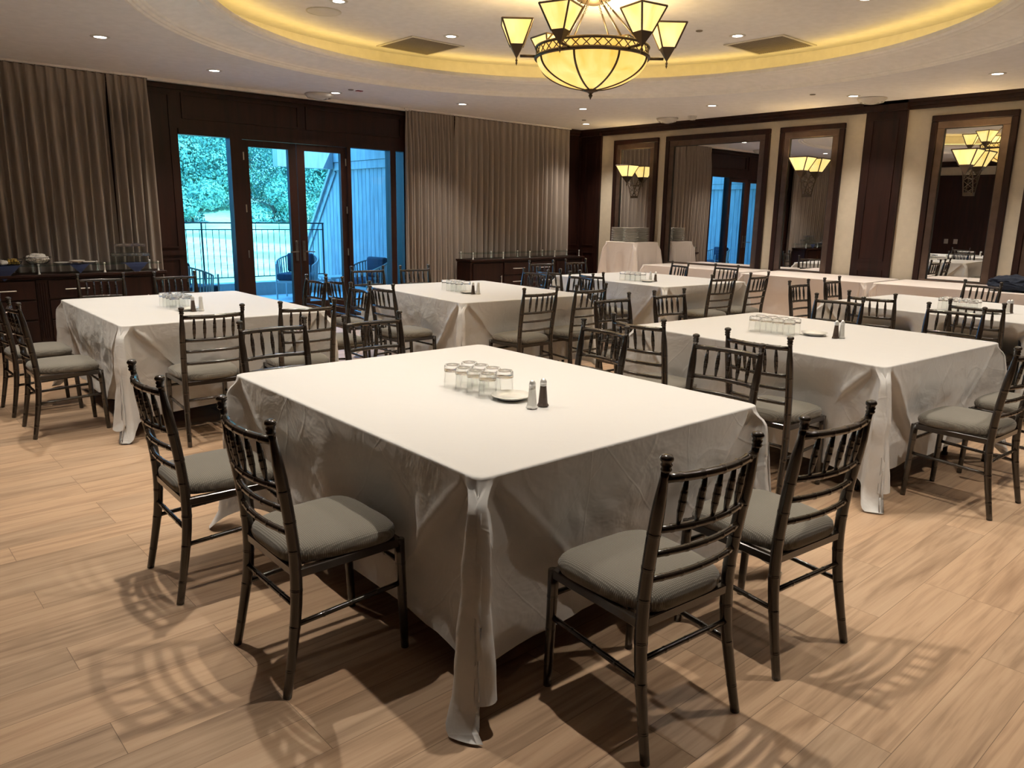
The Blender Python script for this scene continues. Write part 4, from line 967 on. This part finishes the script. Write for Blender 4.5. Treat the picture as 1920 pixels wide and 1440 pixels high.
# ---------------------------------------------------------------- chandelier
def chandelier():
    cx, cy = 5.15, 4.75
    t = thing('chandelier', 'large bronze chandelier with amber glass bowl and six flared shades', 'chandelier', (cx, cy, 0))
    z0, z1, R = 2.835, 2.915, .47
    # bowl
    bm = bmesh.new(); N = 64
    prof = [(R * cos(rad(a)) if a < 88 else .03, z0 - .005 - .245 * sin(rad(a)) ** 1.0) for a in range(0, 90, 6)]
    prof = [(R * (1 - (k / 16) ** 2.0) ** .62 if k < 16 else .03, z0 - .005 - .25 * (k / 16)) for k in range(16)] + [(.03, z0 - .255)]
    lathe(bm, prof, N); link_bm('glass_bowl', bm, M_glow, t, True)
    # ribs
    for k in range(8):
        a = rad(k * 45 + 25); bm = bmesh.new()
        tube(bm, [(1.012 * r * cos(a), 1.012 * r * sin(a), z) for r, z in prof], .009, 6); link_bm('bowl_rib', bm, M_bronze, t, True)
    # rings
    for nm, z, rr in (('upper_ring', z1, .012), ('lower_ring', z0, .017)):
        bm = bmesh.new(); tube(bm, [((R + .008) * cos(2 * pi * k / N), (R + .008) * sin(2 * pi * k / N), z) for k in range(N + 1)], rr, 8, False); link_bm(nm, bm, M_bronze, t, True)
    bm = bmesh.new(); n = 34
    for k in range(n):
        for s in (0, 1):
            a0 = 2 * pi * (k + s) / n; a1 = 2 * pi * (k + 1 - s) / n
            tube(bm, [((R + .006) * cos(a0 + (a1 - a0) * q / 3), (R + .006) * sin(a0 + (a1 - a0) * q / 3), z0 + (z1 - z0) * q / 3) for q in range(4)], .0045, 5)
    link_bm('lattice_band', bm, M_bronze, t)
    bm = bmesh.new(); lathe(bm, [(R - .01, z0), (R - .01, z1)], N); link_bm('band_glass', bm, M_glow, t, True)
    bm = bmesh.new(); lathe(bm, [(0, z0 - .245), (.06, z0 - .25), (.065, z0 - .262), (.03, z0 - .272), (.012, z0 - .285), (.018, z0 - .30), (.009, z0 - .315), (0, z0 - .335)], 20); link_bm('finial', bm, M_bronze, t, True)
    bm = bmesh.new(); lathe(bm, [(0, 3.26), (.05, 3.262), (.10, 3.28), (.145, 3.30), (.15, 3.34), (.12, 3.36), (.12, 3.399), (0, 3.399)], 32); link_bm('canopy', bm, M_bronze, t, True)
    base = math.atan2(-cy, -cx)  # toward the camera
    for k in range(6):
        a = rad(15 + 60 * k); bm = bmesh.new()
        tube(bm, [(.10 * cos(a), .10 * sin(a), 3.285), (.16 * cos(a), .16 * sin(a), 3.22)], .004, 6)
        for q in range(3):
            r = .10 + .02 * q; z = 3.285 - .0217 * q; tube(bm, [(r * cos(a) + .008 * cos(u * pi / 4) * (-sin(a)), r * sin(a) + .008 * cos(u * pi / 4) * cos(a), z - .011 + .012 * sin(u * pi / 4)) for u in range(9)], .0025, 5, False)
        tube(bm, [(.16 * cos(a), .16 * sin(a), 3.22), ((R - .02) * cos(a), (R - .02) * sin(a), z1)], .008, 8); link_bm('suspension_rod', bm, M_bronze, t, True)
    right = Vector((sin(math.atan2(cx, cy)), 0));
    vx, vy = cx / math.hypot(cx, cy), cy / math.hypot(cx, cy)   # view direction, right = (vy,-vx)
    for k in range(6):
        th = rad(53 + 60 * k); Rl = .645
        lat, dep = Rl * cos(th), -Rl * sin(th)
        x = vy * lat + vx * dep; y = -vx * lat + vy * dep; a = math.atan2(y, x)
        bm = bmesh.new(); tube(bm, [((R + .01) * cos(a), (R + .01) * sin(a), z0 + .01), ((Rl - .03) * cos(a), (Rl - .03) * sin(a), z0 + .01)], .012, 8); link_bm('arm', bm, M_bronze, t, True)
        bf = bmesh.new(); bg_ = bmesh.new(); shade(bf, bg_, (x, y), .255, .105, 3.115, 2.925, 2.82, a, .055)
        f = link_bm('shade', bf, M_bronze, t); link_bm('shade_glass', bg_, M_glow2, f)
        if k % 2 == 0:
            L = bpy.data.lights.new('shade_bulb', 'POINT'); L.energy = 7; L.color = (1, .72, .36); L.shadow_soft_size = .04
            lo = bpy.data.objects.new('shade_bulb', L); COL.objects.link(lo); lo.parent = t; lo.location = (x, y, 3.09)
    L = bpy.data.lights.new('bowl_bulb', 'POINT'); L.energy = 22; L.color = (1, .74, .36); L.shadow_soft_size = .12
    lo = bpy.data.objects.new('bowl_bulb', L); COL.objects.link(lo); lo.parent = t; lo.location = (0, 0, 2.99)
chandelier()

# ---------------------------------------------------------------- outside: patio, lawn, trees
struct(boxo('patio_floor', (-1, 12, Y1 + .151, 13.75, -.25, -.02), M_patio))
struct(boxo('patio_kerb', (-1, 12, 13.75, 14.05, -.4, .22), M_stone))
rl = thing('patio_railing', 'thin black metal railing along the patio edge', 'railing', (0, 13.9, .22))
for nm, z, r in (('top_rail', 1.08, .014), ('middle_rail', .96, .011), ('bottom_rail', .10, .011)):
    bm = bmesh.new(); tube(bm, [(2.72, 0, z), (7.48, 0, z)], r, 6); link_bm(nm, bm, M_rail, rl)
for k in range(42):
    x = 2.76 + k * .115; zt = 1.08 if k % 4 == 1 else .96; bm = bmesh.new(); tube(bm, [(x, 0, .10), (x, 0, zt)], .0065, 6); link_bm('baluster', bm, M_rail, rl)
for x in (2.74, 5.1, 7.46): bm = bmesh.new(); tube(bm, [(x, 0, 0), (x, 0, 1.08)], .016, 6); link_bm('post', bm, M_rail, rl)
def fin_wall(X, sgn, label):
    t = thing('plank_wall', label, 'screen wall', (X, 0, 0)); prof = [(Y1 + .26, -.02), (15.1, -.02), (15.1, .55), (13.67, 2.37), (Y1 + .26, 2.37)]
    def ztop(y): return 2.37 if y < 13.67 else 2.37 - (y - 13.67) * (1.82 / 1.43)
    bm = bmesh.new(); y = Y1 + .26; w = .135
    while y < 15.09:
        y2 = min(y + w - .012, 15.09); x0, x1 = (X, X + .04 * sgn) if sgn > 0 else (X - .04, X)
        v = [bm.verts.new((x, yy, z)) for x in (0 if sgn > 0 else -.04, .04 if sgn > 0 else 0) for yy, z in ((y, -.02), (y2, -.02), (y2, ztop(y2)), (y, ztop(y)))]
        for f in ((0, 1, 2, 3), (7, 6, 5, 4), (0, 4, 5, 1), (1, 5, 6, 2), (2, 6, 7, 3), (3, 7, 4, 0)): bm.faces.new([v[i] for i in f])
        y += w
    bmesh.ops.recalc_face_normals(bm, faces=bm.faces); link_bm('planking', bm, M_plank, t)
    bm = bmesh.new(); box(bm, *(sorted((.045 * sgn, .10 * sgn))), Y1 + .26, 15.0, -.02, .5); link_bm('backing', bm, M_plank, t)
    bm = bmesh.new()
    def slab(ya, za, yb_, zb, th, x0, x1):
        d = Vector((0, yb_ - ya, zb - za)).normalized(); n_ = Vector((0, -d.z, d.y)) * th
        v = []
        for x in (x0, x1):
            for (yy, zz) in ((ya, za), (yb_, zb)): v.append(bm.verts.new((x, yy, zz))); v.append(bm.verts.new((x, yy + n_.y, zz + n_.z)))
        for f in ((0, 2, 3, 1), (4, 5, 7, 6), (0, 1, 5, 4), (2, 6, 7, 3), (0, 4, 6, 2), (1, 3, 7, 5)): bm.faces.new([v[i] for i in f])
    slab(13.60, 2.46, 15.12, .53, .06, -.05, .06); slab(13.56, 2.26, 15.0, .43, .05, -.03, .05)
    bmesh.ops.recalc_face_normals(bm, faces=bm.faces); link_bm('sloping_trim', bm, M_plank, t)
    bm = bmesh.new(); box(bm, -.05, .06, Y1 + .26, 13.62, 2.30, 2.44); box(bm, -.07, .08, Y1 + .26, 13.75, 2.445, 2.74); link_bm('top_beam', bm, M_plank, t)
fin_wall(7.62, 1, 'weathered plank screen wall with sloping edge, right of the patio'); fin_wall(2.62, -1, 'weathered plank screen wall left of the patio, seen in the mirror')
o = boxo('cross_beam', (6.42, 7.54, 13.55, 13.74, 2.32, 2.64), M_plank); tag(o, 'weathered timber beam sticking out beside the plank screen wall', 'beam')
def lawn():
    bm = bmesh.new(); n = 40; g = []
    for j in range(n + 1):
        y = 14.06 + j / n * 60; r = []
        for i in range(n + 1):
            x = -8 + i / n * 60; z = -.35 + max(0, y - 16) * .062 + (.5 * sstep(y, 36, 46)) + .25 * noise.noise(Vector((x * .12, y * .12, 0))) + .07 * noise.noise(Vector((x * .6, y * .6, 2)))
            r.append(bm.verts.new((x, y, z)))
        g.append(r)
    for a, b in zip(g, g[1:]):
        for i in range(n): bm.faces.new((a[i], a[i + 1], b[i + 1], b[i]))
    struct(link_bm('lawn', bm, M_lawn, smooth=True))
lawn()
def leafball(bm, c, r, n, rnd, ls):
    for _ in range(n):
        while True:
            p = Vector((rnd.uniform(-1, 1), rnd.uniform(-1, 1), rnd.uniform(-1, 1)))
            if .25 < p.length < 1: break
        p = p.normalized() * (p.length ** .4); q = Vector(c) + Vector((p.x * r[0], p.y * r[1], p.z * r[2]))
        nrm = (p + Vector((rnd.uniform(-1, 1), rnd.uniform(-1, 1), rnd.uniform(-.6, 1))) * .8).normalized(); a = nrm.orthogonal().normalized(); a = Matrix.Rotation(rnd.uniform(0, 6.28), 3, nrm) @ a; b = nrm.cross(a)
        s = ls * rnd.uniform(.6, 1.3); bm.faces.new([bm.verts.new(q + a * s), bm.verts.new(q + b * s * .55), bm.verts.new(q - a * s), bm.verts.new(q - b * s * .55)])
def tree(x, y, zb, hgt, wid, label, mat, seed, cat='tree', dens=1.0):
    rnd = random.Random(seed); t = thing('tree' if cat == 'tree' else 'bush', label, cat, (x, y, zb), 0, 'trees beyond the lawn' if cat == 'tree' else 'bushes at the edge of the lawn')
    bm = bmesh.new(); nb = 11 if cat == 'tree' else 5
    for k in range(nb):
        u = k / nb; a = rnd.uniform(0, 6.28); rr = wid * .5 * (1 - .5 * abs(u - .4)); c = (cos(a) * rr * .75, sin(a) * rr * .6, hgt * (.10 + .82 * u)); s = wid * rnd.uniform(.26, .40)
        leafball(bm, c, (s, s, s * .8), int((2200 if cat == 'tree' else 900) * dens), rnd, .075 if cat == 'tree' else .08)
    link_bm('foliage', bm, mat, t)
    bm = bmesh.new(); tube(bm, [(0, 0, 0), (.1, 0, hgt * .3), (0, .1, hgt * .75)], [wid * .02 + .03, wid * .018 + .02, .03], 7)
    for k in range(5): a = k * 1.3; tube(bm, [(.05, 0, hgt * (.25 + .08 * k)), (cos(a) * wid * .35, sin(a) * wid * .35, hgt * (.45 + .09 * k))], [.035, .012], 5)
    link_bm('trunk', bm, M_trunk, t)
def gz(y): return -.45 + max(0, y - 16) * .062 + .5 * sstep(y, 36, 46)
for i, (x, y, h, w, mt, lb) in enumerate(((15.4, 42, 4.6, 4.4, M_leaf2, 'rounded pale tree in the middle of the first window'), (20.5, 42, 7.4, 5.0, M_leaf, 'tall dark tree filling the left door glass'), (25.9, 42, 7.2, 4.8, M_leaf2, 'light tree seen in the right door glass'),
        (15.4, 48.5, 9.0, 4.4, M_leaf, 'tall tree behind the rounded one, left of the sky gap'), (21.0, 48.5, 9.5, 4.8, M_leaf2, 'tall tree behind, right of the sky gap'), (26.6, 48.5, 9.5, 5.0, M_leaf, 'tall tree behind the sloping plank wall'),
        (20.8, 55, 5.2, 5.4, M_leaf2, 'low back row tree under the sky gap'), (27.6, 55, 11.0, 6.0, M_leaf, 'tallest back row tree, right door side'), (14.4, 55, 10.0, 5.6, M_leaf, 'back row tree at the left window edge'), (10.2, 44, 9.0, 4.6, M_leaf, 'tree at the far left, behind the window edge'))):
    tree(x, y, gz(y), h, w, lb, mt, 50 + i)
for i, (x, y, h, w, lb) in enumerate(((13.4, 37.6, 1.7, 2.6, 'low pale bush left of the rounded tree'), (17.3, 37.4, 2.0, 2.9, 'low pale bush right of the rounded tree'), (21.2, 37.6, 2.1, 2.9, 'low pale bush near the sloping wall edge'))):
    tree(x, y, gz(y), h, w, lb, M_leaf2, 80 + i, 'bush')

def armchair(x, y, rot, label):
    t = thing('patio_armchair', label, 'outdoor chair', (x, y, -.02), rad(rot), 'woven patio armchairs')
    def tp(u, z0_=0):  # u -1..1 around barrel back; opening toward +Y
        a = -pi / 2 + u * rad(118); return Vector((.37 * cos(a), .34 * sin(a), 0))
    n = 28; bm = bmesh.new()
    top = [tp(-1 + 2 * k / n) + Vector((0, 0, .60 + .19 * (1 - abs(-1 + 2 * k / n) ** 1.6))) for k in range(n + 1)]
    low = [tp(-1 + 2 * k / n) * .93 + Vector((0, 0, .33)) for k in range(n + 1)]
    tube(bm, top, .014, 7); tube(bm, low, .014, 7); link_bm('frame', bm, M_rope, t, True)
    bm = bmesh.new()
    for k in range(n + 1): tube(bm, [top[k], low[k]], .012, 5)
    link_bm('rope_slats', bm, M_rope, t)
    for a, b in ((-.30, -.24), (.30, -.24), (-.30, .26), (.30, .26)): bm = bmesh.new(); tube(bm, [(a, b, 0), (a, b, .62 if b > 0 else .34)], .015, 7); link_bm('leg', bm, M_rope, t)
    bm = bmesh.new(); box(bm, -.31, .31, -.26, .27, .29, .33); link_bm('seat_frame', bm, M_rope, t)
    bm = bmesh.new(); box(bm, -.29, .29, -.24, .28, .335, .455); bevel(bm, .03, 3); link_bm('seat_cushion', bm, M_ocush, t, True)
    bm = bmesh.new(); box(bm, -.24, .24, -.25, -.13, .46, .80); bevel(bm, .04, 3); link_bm('back_cushion', bm, M_ocush, t, True)
armchair(6.42, 12.95, 135, 'woven rope armchair outside between the two door glasses')
armchair(4.02, 11.55, -75, 'woven rope armchair outside the left window')
armchair(6.92, 11.35, 95, 'woven rope armchair outside the right window, by the plank wall')
t = thing('patio_side_table', 'small pale side table between the patio armchairs', 'side table', (6.80, 12.25, -.02)); boxo('table_top', (-.22, .22, -.22, .22, .40, .43), M_rope, t, .004)
for a in (-1, 1):
    for b in (-1, 1): bm = bmesh.new(); tube(bm, [(a * .18, b * .18, 0), (a * .18, b * .18, .40)], .012, 6); link_bm('leg', bm, M_rope, t)
